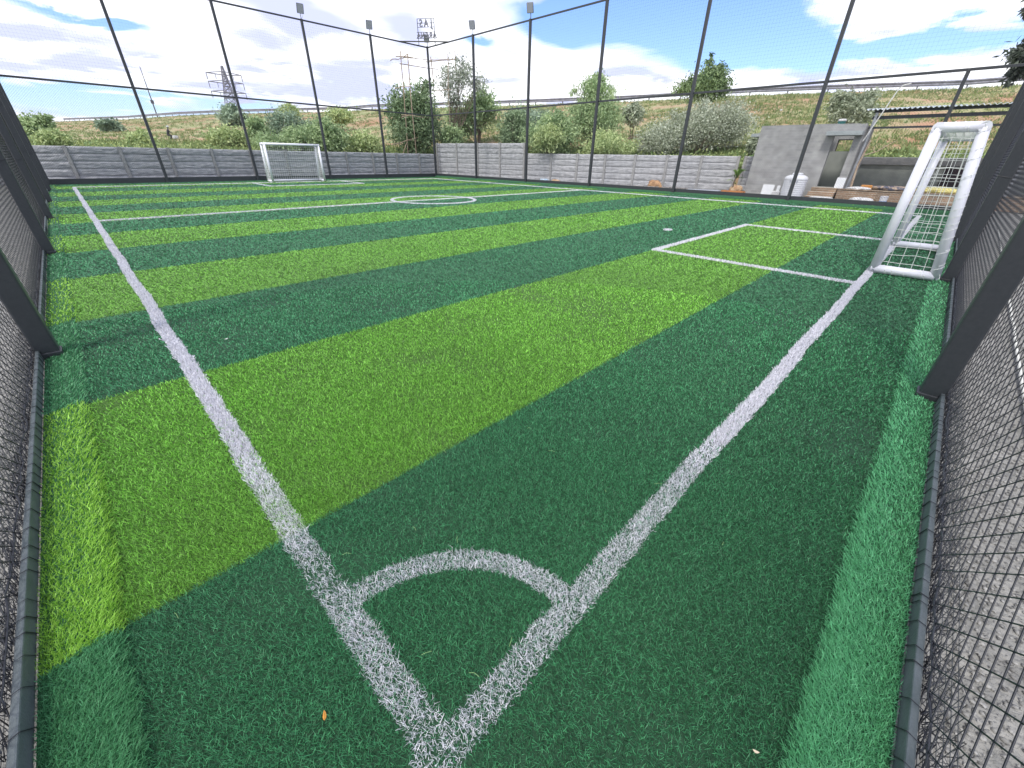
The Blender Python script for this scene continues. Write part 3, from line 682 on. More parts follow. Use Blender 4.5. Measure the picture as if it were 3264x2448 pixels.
# ------------------------------------------------------------------ guard rail along the road
e = empty('guard_rail', (0, 0, 0)); tag(e, 'long grey steel guard rail along the top of the embankment', 'guard rail')
gr = MB(); prof = [(.0, .40), (-.06, .45), (-.06, .52), (.0, .60), (.0, .64), (-.06, .72), (-.06, .79), (0, .84), (.03, .84), (.03, .40)]
pts = []
aa = -30.0
while aa < 88.5:
    r_ = float(np.interp(aa, _ta, _rr)) + .5; pts.append((aa, CAM[0] + r_ * math.cos(rad(aa)), CAM[1] + r_ * math.sin(rad(aa))))
    aa += math.degrees(4.0 / r_) / (1 if aa < 55 else (1 + (aa - 55) / 12))
v = []; 
for a_, px, py in pts:
    cx, cy = math.cos(rad(a_)), math.sin(rad(a_))
    v += [(px + cx * q, py + cy * q, 8.45 + zz_) for q, zz_ in prof]
npf = len(prof)
gr.add(v, [(i * npf + k, i * npf + (k + 1) % npf, (i + 1) * npf + (k + 1) % npf, (i + 1) * npf + k) for i in range(len(pts) - 1) for k in range(npf)])
m_gr = mat('weathered_rail', (.15, .15, .18), .6, (.26, .26, .30), 2)
gr.build('rail_beam', m_gr, e)
for a_, px, py in pts:
    if a_ < -6: continue
    p_ = MB(); cx, cy = math.cos(rad(a_)), math.sin(rad(a_)); p_.box(px + .08 * cx - .06, py + .08 * cy - .06, 8.0, px + .08 * cx + .06, py + .08 * cy + .06, 9.22)
    p_.build('rail_post', m_gr, e)

# ------------------------------------------------------------------ trees and shrubs
def leaf_cards(P, size, col, elong=2.2, droop=0.3, up=0.0):
    n = len(P); th = rng.uniform(0, 2 * math.pi, n); ph = rng.normal(-droop, .7, n)
    d = np.stack([np.cos(th) * np.cos(ph), np.sin(th) * np.cos(ph), np.sin(ph)], 1)
    q = rng.normal(0, 1, (n, 3)); s_ = np.cross(d, q); s_ /= np.linalg.norm(s_, axis=1)[:, None] + 1e-9
    sz = (size * rng.uniform(.6, 1.4, n))[:, None]
    V = np.stack([P, P + d * sz * .5 + s_ * sz / elong * .5, P + d * sz, P + d * sz * .5 - s_ * sz / elong * .5], 1)
    F = (np.arange(n) * 4)[:, None] + np.arange(4)[None]
    return V.reshape(-1, 3), F, np.repeat(col, 4, 0)
def crown(blobs_, n, size, cols, elong=2.2, droop=.3, clump=.28, nclump=None, fill=.55):
    """leaves gathered in clumps around twig ends inside a few ellipsoids"""
    tot = sum(b_[3] * b_[4] * b_[5] for b_ in blobs_); Ps = []; Cs = []
    for bx, by, bz, rx, ry, rz, *dens in blobs_:
        k = rx * ry * rz / tot * (dens[0] if dens else 1); nn = int(n * k)
        nc = max(6, int((nclump or n / 45) * k))
        u = rng.normal(0, 1, (nc, 3)); u /= np.linalg.norm(u, axis=1)[:, None]; rr_ = rng.random(nc) ** fill
        c_ = u * rr_[:, None] * np.array([rx, ry, rz]) + np.array([bx, by, bz])
        tone = np.clip(rng.normal(.5, .28, nc), 0, 1)
        idx = rng.integers(0, nc, nn); sp = clump * (rx * ry * rz) ** (1 / 3) * rng.uniform(.5, 1.3, nc)
        P = c_[idx] + rng.normal(0, 1, (nn, 3)) * sp[idx][:, None] * np.array([1, 1, .7])
        tt = np.clip(tone[idx] + rng.normal(0, .15, nn), 0, 1)[:, None]
        Ps.append(P); Cs.append(np.array(cols[0]) * (1 - tt) + np.array(cols[1]) * tt)
    P = np.concatenate(Ps); C_ = np.concatenate(Cs) * 1.25; C_ = np.clip(C_ * .82 + C_.mean(1, keepdims=True) * .18, 0, 1)
    return leaf_cards(P, size, C_, elong, droop)
def tree(name, label, cat, base, blobs_, n, size, cols, trunk_r=.12, stems=1, elong=2.2, droop=.3, clump=.26, limbs=7, group=None, nclump=None, fill=.55):
    bx, by, bz = base; e = empty(name, base); tag(e, label, cat, group)
    bl = [(b_[0] - bx, b_[1] - by, b_[2] - bz, *b_[3:]) for b_ in blobs_]
    V, F, C_ = crown(bl, n, size, cols, elong, droop, clump, nclump, fill); tri_mesh('crown', V, F, m_leaf, e, C_)
    tk = MB()
    for s_ in range(stems):
        tgt = bl[s_ % len(bl)]; ox = random.uniform(-.2, .2) * stems * .5
        top = Vector((tgt[0] + random.uniform(-.3, .3) * tgt[3], tgt[1], tgt[2] + tgt[5] * .5)); b0 = Vector((ox, random.uniform(-.1, .1), -.3))
        mid = b0.lerp(top, .5) + Vector((random.uniform(-.2, .2), random.uniform(-.2, .2), 0))
        tk.tube([b0, b0.lerp(mid, .5), mid, mid.lerp(top, .5), top], [trunk_r, trunk_r * .85, trunk_r * .7, trunk_r * .45, trunk_r * .15], 7)
        for k in range(limbs):
            q = random.choice(bl); f_ = random.uniform(.25, .8); s0 = b0.lerp(mid, f_ * 2) if f_ < .5 else mid.lerp(top, f_ * 2 - 1)
            en = Vector((q[0] + random.uniform(-.8, .8) * q[3], q[1] + random.uniform(-.8, .8) * q[4], q[2] + random.uniform(-.3, .9) * q[5]))
            tk.tube([s0, s0.lerp(en, .5) + Vector((0, 0, .12)), en], [trunk_r * .35, trunk_r * .2, trunk_r * .06], 5)
    tk.build('trunk', m_bark, e)
    return e
def blob_px(x0, y0, x1, y1, r, depth=1.0):
    """ellipsoid that fills this pixel box at range r"""
    c_ = at((x0 + x1) / 2, (y0 + y1) / 2, r); a_ = at(x0, (y0 + y1) / 2, r); b_ = at(x1, (y0 + y1) / 2, r); t0 = at((x0 + x1) / 2, y0, r); t1 = at((x0 + x1) / 2, y1, r)
    rx = (b_ - a_).length / 2; rz = (t0 - t1).length / 2
    return (c_.x, c_.y, c_.z, rx * depth, rx * depth, rz)
G_dark = (lin((84, 110, 72)), lin((150, 172, 124))); G_mid = (lin((108, 138, 88)), lin((178, 198, 138))); G_lite = (lin((128, 152, 90)), lin((192, 204, 136)))
G_grey = (lin((112, 126, 96)), lin((186, 194, 166))); G_blue = (lin((88, 112, 88)), lin((156, 178, 146)))
def base_at(u, v, r):
    p = at(u, v, r); return (p.x, p.y, hill_z(p.x, p.y) - .1)
S_ = .95    # blobs are built a little smaller: leaf clumps spread past them
def bp(x0, y0, x1, y1, r, d=1.0):
    cx, cy, hx, hy = (x0 + x1) / 2, (y0 + y1) / 2, (x1 - x0) / 2 * S_, (y1 - y0) / 2 * S_
    return blob_px(cx - hx, cy - hy, cx + hx, cy + hy, r, d)
tree('leafy_tree', 'dark dense bushy tree behind the low wall left of the corner post', 'tree', base_at(1310, 480, 41),
     [bp(1235, 330, 1400, 490, 41), bp(1225, 280, 1330, 390, 41), bp(1290, 262, 1395, 400, 41), bp(1320, 245, 1380, 300, 41)], 15000, .24, G_dark, .16, 2)
tree('sapling_clump', 'tall thin stemmed tree with sparse leaves behind the corner scaffold', 'tree', base_at(1440, 470, 43),
     [bp(1385, 215, 1470, 300, 43, .7), bp(1430, 168, 1520, 300, 43, .7), bp(1490, 230, 1565, 300, 43, .7), bp(1400, 290, 1500, 345, 43, .6)], 3000, .25, (lin((104, 116, 98)), lin((176, 184, 164))), .045, 7, 3.4, .5, .42, 9, nclump=240, fill=.5)
tree('round_tree', 'rounded mid green tree right of the scaffold behind the tall wall', 'tree', base_at(1530, 440, 45),
     [bp(1475, 300, 1590, 420, 45), bp(1500, 278, 1575, 350, 45), bp(1420, 340, 1520, 440, 45)], 9000, .26, G_mid, .13, 2)
tree('shrub', 'large grey green shrub above the wall left of the third far post', 'shrub', base_at(900, 480, 38), [bp(850, 355, 980, 480, 42), bp(930, 370, 1020, 470, 42)], 9000, .2, G_blue, .06, 3)
tree('shrub', 'broad green shrub above the wall right of the third far post', 'shrub', base_at(1050, 480, 38), [bp(985, 375, 1110, 490, 38), bp(1010, 385, 1090, 470, 38)], 8000, .2, G_mid, .06, 3)
tree('shrub', 'small pale shrub high on the bank right of the third far post', 'shrub', base_at(1085, 380, 60), [bp(1040, 348, 1130, 392, 60)], 3500, .28, G_lite, .05, 2)
tree('leafy_tree', 'green tree with thin drooping top near the fifth side post', 'tree', base_at(1890, 470, 36),
     [bp(1840, 290, 1985, 450, 36), bp(1790, 320, 1900, 460, 36), bp(1825, 235, 1980, 330, 36, .8), bp(1860, 210, 1955, 275, 36, .6), bp(1805, 260, 1860, 310, 36, .6)], 17000, .2, G_mid, .09, 4, 3.4, .9, .24)
tree('shrub', 'bushy green shrub behind the low wall just left of the thin topped tree', 'shrub', base_at(1760, 480, 33), [bp(1665, 385, 1840, 485, 34), bp(1720, 350, 1830, 440, 34)], 12000, .17, G_mid, .06, 3)
tree('shrub', 'pale green shrub on the bank between the scaffold and thin topped tree', 'shrub', base_at(1700, 400, 44), [bp(1600, 345, 1740, 420, 44), bp(1640, 360, 1800, 440, 42)], 9000, .22, G_blue, .05, 3)
tree('shrub', 'dark shrub behind the end of the tall wall', 'shrub', base_at(1640, 470, 36), [bp(1590, 370, 1690, 480, 37), bp(1610, 345, 1680, 420, 37)], 7000, .18, G_dark, .06, 3)
tree('shrub', 'bright green low shrub below the thin topped tree, beside the concrete drain', 'shrub', base_at(1930, 480, 33), [bp(1880, 410, 1985, 485, 33), bp(1850, 440, 2040, 490, 32)], 8000, .15, G_lite, .05, 3)
tree('ridge_tree', 'dense round topped tree standing on the road edge', 'tree', base_at(2240, 325, 52),
     [bp(2190, 235, 2335, 318, 52), bp(2225, 195, 2320, 280, 52), bp(2240, 170, 2285, 230, 52, .7), bp(2150, 245, 2230, 312, 52)], 12000, .27, (lin((62, 88, 56)), lin((140, 164, 104))), .12, 2, 2.6, .5)
tree('flowering_shrub', 'huge pale grey green flowering shrub behind the low wall', 'shrub', base_at(2210, 480, 33),
     [bp(2050, 380, 2220, 492, 33), bp(2150, 330, 2350, 480, 34), bp(2260, 320, 2400, 470, 34), bp(2100, 335, 2200, 430, 34, .6), bp(2190, 305, 2290, 400, 34, .6), bp(2290, 300, 2350, 380, 34, .5), bp(2020, 410, 2120, 492, 33)], 36000, .11, (lin((116, 128, 94)), lin((196, 202, 180))), .05, 6, 1.8, .0, .26)
tree('shrub', 'loose green shrub on the bank above the block building', 'shrub', base_at(2720, 395, 42), [bp(2650, 300, 2800, 400, 42), bp(2740, 278, 2800, 340, 42), bp(2640, 285, 2720, 350, 42)], 7000, .2, G_grey, .06, 3)
tree('shrub', 'wide low shrub against the wall behind the far goal', 'shrub', base_at(960, 482, 37), [bp(800, 430, 960, 482, 37), bp(900, 400, 1040, 482, 38)], 9000, .18, G_mid, .05, 3)
tree('leafy_tree', 'dark tree above the left end of the far wall', 'tree', base_at(110, 460, 52), [bp(60, 372, 160, 460, 52), bp(110, 358, 165, 410, 52), bp(55, 385, 120, 470, 52)], 9000, .25, G_mid, .1, 2)
tree('shrub', 'yellow green shrub behind the left end of the far wall', 'shrub', base_at(170, 462, 38), [bp(120, 420, 220, 466, 38)], 5000, .18, G_lite, .05, 2)
tree('small_tree', 'small grey green tree in front of the power pylon', 'tree', base_at(740, 400, 70), [bp(700, 345, 790, 410, 70), bp(715, 330, 765, 370, 70)], 5000, .34, G_blue, .08, 2)
tree('shrub', 'round green shrub on the bank right of the crouching person', 'shrub', base_at(700, 470, 42), [bp(660, 410, 800, 466, 42)], 6000, .2, G_lite, .05, 2)
tree('shrub', 'dull green shrub halfway up the bank on the far left', 'shrub', base_at(340, 410, 80), [bp(310, 385, 385, 418, 80)], 3000, .4, G_blue, .05, 2)
tree('leafy_tree', 'dark leaved tree reaching in at the top right edge', 'tree', (29.5, -5.0, 0), [bp(3205, 135, 3330, 215, 27, .7), bp(3180, 195, 3300, 262, 27, .5), bp(3225, -30, 3340, 50, 27, .6), bp(3260, 40, 3420, 230, 28)], 4200, .24, (lin((52, 58, 52)), lin((96, 106, 90))), .10, 3, 2.8, .6, .26, 5, nclump=120, fill=.6)
for i_, (u0_, v0_, u1_, v1_, r_, col_, lb_) in enumerate(((790, 372, 850, 450, 40, G_mid, 'narrow green shrub right of the second far post'), (1105, 420, 1215, 488, 39, G_lite, 'low yellowish shrub left of the dark bushy tree'), (1400, 400, 1480, 470, 41, G_mid, 'undergrowth at the foot of the thin stemmed tree'),
        (1700, 395, 1790, 486, 32, G_lite, 'light green shrub behind the low wall near the fourth side post'), (1985, 330, 2050, 400, 40, G_grey, 'small grey shrub on the bank left of the flowering shrub'), (400, 425, 500, 463, 44, G_lite, 'low pale shrub behind the wall left of the first far post'),
        (2390, 430, 2440, 490, 32, G_grey, 'low shrub between the flowering shrub and the block building'), (880, 335, 960, 380, 62, G_lite, 'pale shrub near the top of the bank above the far goal'))):
    tree('shrub', lb_, 'shrub', base_at((u0_ + u1_) / 2, v1_, r_), [bp(u0_, v0_, u1_, v1_, r_), bp(u0_ + (u1_ - u0_) * .3, v0_ - 8, u1_ - (u1_ - u0_) * .2, v1_ - (v1_ - v0_) * .3, r_, .8)], 4500, .2, col_, .04, 2)
# low weeds standing along the top of the walls
xw, yw, tw_, rw = hill_pts(5200, -2, 93, 0.0, .10)
zw = np.array([hill_z(a_, b_) for a_, b_ in zip(xw, yw)]); kk = len(xw)
P = np.repeat(np.stack([xw, yw, zw], 1), 7, 0) + rng.normal(0, 1, (kk * 7, 3)) * np.array([.22, .22, .16]) + np.array([0, 0, .12])
tt = np.clip(np.repeat(rng.random(kk), 7) + rng.normal(0, .2, kk * 7), 0, 1)[:, None]
V, F, C_ = leaf_cards(P, .17, np.array(G_mid[0]) * (1 - tt) + np.array(G_lite[1]) * tt, 2.2, -.2)
tag(tri_mesh('weeds', V, F, m_leaf, None, C_), 'green weeds growing along the back of the concrete walls', 'weeds', kind='stuff')

# palm-like plant by the building
e = empty('potted_palm', (24.9, 7.85, 0)); tag(e, 'young green palm plant standing left of the block building', 'plant')
tk = MB(); tk.tube([(0, 0, -.02), (.02, .05, .5), (0, -.05, 1.0)], [.05, .035, .025], 7); tk.build('stem', m_bark, e)
fr = MB(); gp_ = [lin((96, 128, 60)), lin((132, 160, 84))]
for k in range(16):
    a_ = k * 2.4; up = .5 + .9 * (k / 16); ln = random.uniform(.45, .75)
    base = Vector((0, -.05, 1.0 - .02 * k)) if k > 5 else Vector((.02, .05, .45 + .1 * k)); d = Vector((math.cos(a_), math.sin(a_), 0)); s_ = Vector((-d.y, d.x, 0)); prev = None
    P_ = [base + d * ln * q * .6 + Vector((0, 0, ln * (up * q - .55 * q * q))) for q in (0, .3, .6, .85, 1)]; wd_ = (.01, .05, .06, .035, .003)
    v = [p + s_ * w2 * sgn + Vector((0, 0, abs(w2) * .4)) for p, w2 in zip(P_, wd_) for sgn in (-1, 0, 1)]
    v = [vv if i % 3 != 1 else P_[i // 3] for i, vv in enumerate(v)]
    fr.add(v, [(i * 3 + j, i * 3 + j + 1, i * 3 + j + 4, i * 3 + j + 3) for i in range(4) for j in (0, 1)], random.choice(gp_))
fr.build('fronds', m_leaf, e)

# ------------------------------------------------------------------ pole scaffold round the corner
e = empty('pole_scaffold', (21, 31, 0)); tag(e, 'rickety scaffold of thin wooden poles standing outside the far corner', 'scaffold')
def stick(p, q, r=.035, bend=.06):
    p, q = Vector(p), Vector(q); m_ = MB(); n_ = 7; o0 = random.uniform(0, 50)
    m_.tube([p.lerp(q, i / n_) + Vector((nz(i * .7, 0, 1, o0), nz(i * .7, 5, 1, o0), nz(i * .6, 9, 1, o0))) * bend - Vector((21, 31, 0)) for i in range(n_ + 1)], [r * (1 - .3 * i / n_) for i in range(n_ + 1)], 6)
    m_.build('pole', m_stick, e)
def pk(u, v, Yp): d = ray(u, v); t = (Yp - CAM[1]) / d[1]; return CAM + d * t
YA, YC, YD = 32.3, 31.15, 33.6
for a_, b_ in ((((1277, 164), YA), ((1302, 500), YA)), (((1298, 171), YC), ((1333, 566), YC)), (((1374, 182), YD), ((1397, 470), YD)), (((1427, 170), YA + .8), ((1434, 470), YA + .8)), (((1448, 162), YD), ((1474, 470), YD))):
    stick(pk(*a_[0], a_[1]), pk(*b_[0], b_[1]))
stick(pk(1437, 455, 30.6), pk(1444, 565, 30.4)); stick(pk(1389, 490, 30.5), pk(1446, 501, 30.5))
for a_, b_, ya, yb in (((1244, 192), (1300, 182), 31.5, 32), ((1262, 178), (1376, 194), YA, YD), ((1270, 180), (1320, 186), YC, YA), ((1370, 191), (1460, 187), YD, YA + .8), ((1356, 197), (1450, 190), YC, YA), ((1275, 203), (1397, 222), YA, YD),
                       ((1259, 280), (1308, 276), YA, YC), ((1360, 292), (1440, 285), YD, YA), ((1378, 331), (1480, 332), YD, YD), ((1279, 366), (1322, 368), YA, YC), ((1280, 373), (1316, 366), YC, YA), ((1316, 370), (1408, 378), YC, YD),
                       ((1385, 408), (1482, 418), YD, YD), ((1434, 372), (1470, 376), YD, YD), ((1248, 463), (1334, 437), YC, YA), ((1297, 447), (1410, 453), YA, YD), ((1425, 448), (1503, 447), YD, YD), ((1465, 343), (1515, 452), YD, YA + .8), ((1297, 455), (1284, 492), YA, YA), ((1300, 172), (1288, 180), YA, YC)):
    stick(pk(*a_, ya), pk(*b_, yb), .032)

# ------------------------------------------------------------------ block building
e = empty('block_building', (25.2, 7.35, 0)); tag(e, 'small grey concrete block building with a tall doorway', 'building')
bx, by0, by1 = 25.2, 3.14, 7.35
def part(name, m_, boxes, parent=e, bevel=0, off=(25.2, 7.35, 0)):
    b_ = MB()
    for q in boxes: b_.box(q[0] - off[0], q[1] - off[1], q[2] - off[2], q[3] - off[0], q[4] - off[1], q[5] - off[2])
    return b_.build(name, m_, parent, bevel=bevel)
dl, dr, db, dt = 4.20, 3.44, .50, 2.57
D = 2.3
def brick_mat(name, c1, c2, c3, bw, bh):
    m_brick = bpy.data.materials.new(name); m_brick.use_nodes = True; t = m_brick.node_tree; b = t.nodes['Principled BSDF']; b.inputs['Roughness'].default_value = .92
    tcn = t.nodes.new('ShaderNodeTexCoord'); sp_ = t.nodes.new('ShaderNodeSeparateXYZ'); cb = t.nodes.new('ShaderNodeCombineXYZ'); ad = t.nodes.new('ShaderNodeMath'); ad.operation = 'ADD'
    t.links.new(tcn.outputs['Object'], sp_.inputs[0]); t.links.new(sp_.outputs[0], ad.inputs[0]); t.links.new(sp_.outputs[1], ad.inputs[1]); t.links.new(ad.outputs[0], cb.inputs[0]); t.links.new(sp_.outputs[2], cb.inputs[1])
    bk = t.nodes.new('ShaderNodeTexBrick'); t.links.new(cb.outputs[0], bk.inputs[0]); bk.inputs['Scale'].default_value = 1; bk.inputs['Brick Width'].default_value = bw; bk.inputs['Row Height'].default_value = bh
    bk.inputs['Mortar Size'].default_value = .009; bk.inputs['Color1'].default_value = (*c1, 1); bk.inputs['Color2'].default_value = (*c2, 1); bk.inputs['Mortar'].default_value = (*c3, 1)
    nn_ = t.nodes.new('ShaderNodeTexNoise'); nn_.inputs['Scale'].default_value = 2.5; nn_.inputs['Detail'].default_value = 8; mxx = t.nodes.new('ShaderNodeMix'); mxx.data_type = 'RGBA'; mxx.blend_type = 'MULTIPLY'; mxx.inputs[0].default_value = .5
    t.links.new(tcn.outputs['Object'], nn_.inputs[0]); t.links.new(bk.outputs[0], mxx.inputs[6]); rmp = t.nodes.new('ShaderNodeValToRGB'); rmp.color_ramp.elements[0].color = (.5, .5, .49, 1); rmp.color_ramp.elements[1].color = (1.2, 1.2, 1.2, 1)
    rmp.color_ramp.elements[0].position = .3; rmp.color_ramp.elements[1].position = .7
    t.links.new(nn_.outputs[0], rmp.inputs[0]); t.links.new(rmp.outputs[0], mxx.inputs[7]); t.links.new(mxx.outputs[2], b.inputs['Base Color'])
    bpn = t.nodes.new('ShaderNodeBump'); bpn.inputs['Strength'].default_value = .4; bpn.inputs['Distance'].default_value = .02; t.links.new(bk.outputs[1], bpn.inputs['Height']); bpn.invert = True; t.links.new(bpn.outputs[0], b.inputs['Normal'])
    return m_brick
m_brick = brick_mat('block_courses', lin((166, 166, 165)), lin((154, 154, 155)), lin((174, 174, 172)), .32, .11)
m_bb = brick_mat('brown_brick_courses', lin((168, 140, 116)), lin((140, 118, 98)), lin((176, 168, 154)), .24, .085)
T_ = .2
wl = part('wall', m_brick, [(bx, dl, 0, bx + T_, by1, 3.05), (bx, by0, 0, bx + T_, dr, 3.02), (bx, dr, dt, bx + T_, dl, 3.035), (bx, dr, 0, bx + T_, dl, db),
                            (bx + T_, by1 - T_, 0, bx + D, by1, 2.96), (bx + T_, by0, 0, bx + D, by0 + T_, 2.96),
                            (bx + D - T_, by0 + T_, 0, bx + D - .002, by1 - T_, 1.98), (bx + D - T_, by0 + T_, 2.52, bx + D - .002, by1 - T_, 2.7),
                            (bx + D - T_, 4.36, 1.98, bx + D - .002, by1 - T_, 2.52), (bx + D - T_, by0 + T_, 1.98, bx + D - .002, 3.72, 2.52)])
part('roof', m_slab, [(bx + T_ + .002, 5.0, 2.72, bx + D + .3, by1 - T_ - .002, 2.82), (bx + .5, by1 + .002, 2.62, bx + D + .3, by1 + .55, 2.76)])
part('canopy', m_slab, [(bx - .42, dr - .30, 2.58, bx - .002, dl + .27, 2.74)], bevel=.01)
part('floor', m_plaster, [(bx + T_, by0 + T_, .2, bx + D - T_, by1 - T_, db - .004)])
win = part('window', mat('window_frame_steel', (.04, .035, .035), .6), [(bx + D - .13, 3.72, 1.98, bx + D - .09, 4.36, 2.02), (bx + D - .13, 3.72, 2.48, bx + D - .09, 4.36, 2.52), (bx + D - .13, 3.72, 2.02, bx + D - .09, 3.76, 2.48), (bx + D - .13, 4.32, 2.02, bx + D - .09, 4.36, 2.48)])
part('window_bars', mat('bar_paint', (.35, .3, .18), .6), [(bx + D - .125, 3.76, 2.02 + .09 * k, bx + D - .10, 4.32, 2.035 + .09 * k) for k in range(1, 5)], win)
part('partition', m_plaster, [(bx + 1.5, dr - .1, db, bx + 1.58, 5.0, 2.0)])
# steps
e2 = empty('door_steps', (24.9, 3.9, 0)); tag(e2, 'three worn brown steps up to the building doorway', 'steps')
for k in range(3):
    b_ = MB(); b_.grid(lambda u, v: (0, 0, 0), 1, 1) if False else None
    b_.box(-.9 + .32 * k, -.62, 0.001 * k, .295 - .002 * k, .42 - .02 * k, .17 * (k + 1)); b_.build('step', m_bb, e2, bevel=.015)
# raised platform with brick face
e3 = empty('brick_platform', (24.5, 0, 0)); tag(e3, 'raised rubble platform with a brown brick face beside the steps', 'platform')
b_ = MB(); b_.box(0, -14, 0, .24, 3.22, .46); b_.build('retaining_face', m_bb, e3, bevel=.01)
b_ = MB(); b_.box(-.03, -14, .462, .26, 3.25, .50); b_.build('coping', m_brown, e3, bevel=.012)
b_ = MB(); b_.grid(lambda u, v: (.262 + 4.9 * u, -14 + 17.1 * v, .44 + .05 * nz(u * 9, v * 30, 1, 3)), 20, 60); b_.build('fill', mat('platform_fill', lin((120, 112, 98)), .95, lin((160, 150, 134)), 4, .7, 20), e3)
# rear retaining wall
e4 = empty('retaining_wall', (28.6, 0, 0)); tag(e4, 'dark grey plastered retaining wall with coping behind the platform', 'wall')
b_ = MB(); b_.box(0, -16, 0, .25, 3.5, 1.45); b_.build('wall_face', m_plaster, e4)
b_ = MB(); b_.box(-.12, -16, 1.452, .3, 3.5, 1.80); b_.build('coping', mat('dark_coping', lin((112, 114, 116)), .9, lin((134, 134, 134)), 5, .4, 20), e4, bevel=.03)
b_ = MB(); b_.box(-.05, -1.2, .55, -.004, .1, 1.62); b_.build('dark_sheet', mat('dark_maroon_sheet', (.03, .018, .024), .7), e4)
# open shed
e5 = empty('open_shed', (25.6, 3.0, 0)); tag(e5, 'open lean-to shed frame with a corrugated metal roof', 'shed')
b_ = MB(); b_.tube([(0, .10, .45), (0, .0, 3.42)], .06, 8); b_.build('shed_post', m_steel, e5)
for yy in (-5, -10): 
    b_ = MB(); b_.tube([(0, yy, .45), (0, yy, 3.42)], .06, 8); b_.build('shed_post', m_steel, e5)
for z_, r_ in ((3.47, .055), (3.24, .06), (2.87, .035)):
    b_ = MB(); b_.box(-.04, -11, z_ - r_, .04, .12, z_ + r_); b_.build('beam', m_post, e5)
b_ = MB(); b_.grid(lambda u, v: (-.25 + 1.7 * v, .40 - 11.4 * u, 3.53 + .14 * v + .028 * math.cos(u * 11.4 / .16 * 2 * math.pi)), 71 * 10, 1)
ro = b_.build('roof', mat('corrugated_zinc', (.48, .53, .56), .3, (.62, .67, .7), 3, metal=.6), e5, smooth=True); sm_ = ro.modifiers.new('sheet', 'SOLIDIFY'); sm_.thickness = .012
b_ = MB(); b_.tube([(0, .55, .46), (.05, .62, 1.4), (0, .5, 2.4)], [.045, .04, .035], 7); tag(b_.build('prop_pole', m_stick), 'crooked wooden prop pole standing beside the shed post', 'pole').location = (25.1, 2.3, 0)
b_ = MB(); b_.tube([(0, 0, 0), (.0, -.28, 1.0), (.02, -.52, 1.85), (.02, -.62, 1.95), (.02, -.85, 2.0)], .022, 7); tag(b_.build('white_pipe', mat('white_pvc', (.7, .7, .68), .5)), 'thin white pipe rising beside the building roof corner with a bent top', 'pipe').location = (25.25, 3.09, 2.35)
# red brick boundary seen through the right fence
e6 = empty('brick_wall', (31, -6, 0)); tag(e6, 'reddish brick wall seen through the fence at the right edge', 'wall')
b_ = MB(); b_.box(-.12, -9, 0, .12, 4.0, 2.1); b_.build('wall_face', m_red, e6)
b_ = MB(); b_.box(-1.6, -9, 0, -1.2, 3.6, .62); b_.build('plinth', m_plaster, e6, bevel=.02)

# ------------------------------------------------------------------ yard clutter
def crumple(name, label, cat, loc, size, m_, seed=0, peak=.0, group=None):
    m = MB(); sx, sy, sz = size
    def fn(u, v):
        th = u * 2 * math.pi; ph = (v - .5) * math.pi; q = 1 - peak * max(0, v - .35) + .45 * nz(math.cos(th) * 1.6, math.sin(th) * 1.6 + v * 2.2, 1, seed) + .15 * nz(math.cos(th) * 5, math.sin(th) * 5 + v * 6, 1, seed + 4)
        return (sx * q * math.cos(th) * math.cos(ph), sy * q * math.sin(th) * math.cos(ph), max(-.0, sz * .5 + sz * q * math.sin(ph) * .6 + .0))
    m.grid(fn, 22, 12); o = m.build(name, m_, smooth=False); o.location = loc; tag(o, label, cat, group); return o
m_sack = mat('sacking', lin((196, 172, 140)), .9, lin((160, 120, 88)), 4, .4, 20); m_tan = mat('tan_cardboard', lin((188, 150, 112)), .9, lin((140, 110, 84)), 4, .3, 20)
m_wsack = mat('white_plastic_sack', (.62, .62, .62), .6, (.5, .5, .5), 5, .4, 20); m_yel = mat('yellow_plastic', (.62, .48, .03), .5); m_org = mat('orange_plastic', (.55, .22, .04), .6, (.5, .25, .08), 8)
crumple('cardboard_heap', 'crumpled tan cardboard heap leaning on the low wall', 'cardboard', (25.3, 12.6, 0), (.22, .52, .50), m_tan, 3, 1.0)
crumple('sack', 'brown and white sack heap beside the low wall near the far corner', 'sack', (23.2, 18.7, 0), (.2, .40, .30), m_sack, 9, .9)
b_ = MB(); b_.box(-.15, -.3, 0, .15, .3, .26); o = b_.build('cool_box', mat('pale_blue_box', (.35, .55, .72), .5, (.8, .82, .85), 3), bevel=.03); o.location = (23.0, 19.5, 0); tag(o, 'small pale blue and white box beside the low wall', 'box')
b_ = MB(); b_.box(-.12, -.28, 0, .12, .28, .18); o = b_.build('foam_block', m_wsack, bevel=.02); o.location = (22.1, 29.3, .15); tag(o, 'small white block at the foot of the tall wall near the corner', 'block')
e7 = empty('brick_stack', (23.2, 12.2, 0)); tag(e7, 'low long stack of grey bricks between the fence and low wall', 'bricks')
b_ = MB(); u0 = Vector((22.9, 14.6, 0)); u1 = Vector((24.3, 9.9, 0)); nb = 30
for k in range(nb):
    p = u0.lerp(u1, k / nb) - Vector((23.2, 12.2, 0)); 
    for j in range(2 if k % 5 else 1):
        jx = random.uniform(-.03, .03); Mx = Matrix.Translation((p.x + jx, p.y, .085 * j)) @ Matrix.Rotation(.29 + random.uniform(-.08, .08), 4, 'Z'); b_.box(-.18, -.066, .001, .18, .066, .08, Mx)
b_.build('bricks', mat('grey_brick', lin((132, 128, 124)), .9, lin((165, 158, 150)), 9, .4, 30), e7)
e8 = empty('metal_sheets', (24.2, 9.2, 0)); tag(e8, 'flat grey metal sheets lying on the ground left of the palm', 'metal sheet')
b_ = MB()
for k in range(4): b_.box(-.5, -.9, .02 + .03 * k, .5, .8, .035 + .03 * k, Matrix.Rotation(.1 * k - .1, 4, 'Z'))
b_.build('sheets', mat('grey_sheet', (.34, .36, .40), .5, (.42, .44, .48), 4), e8)
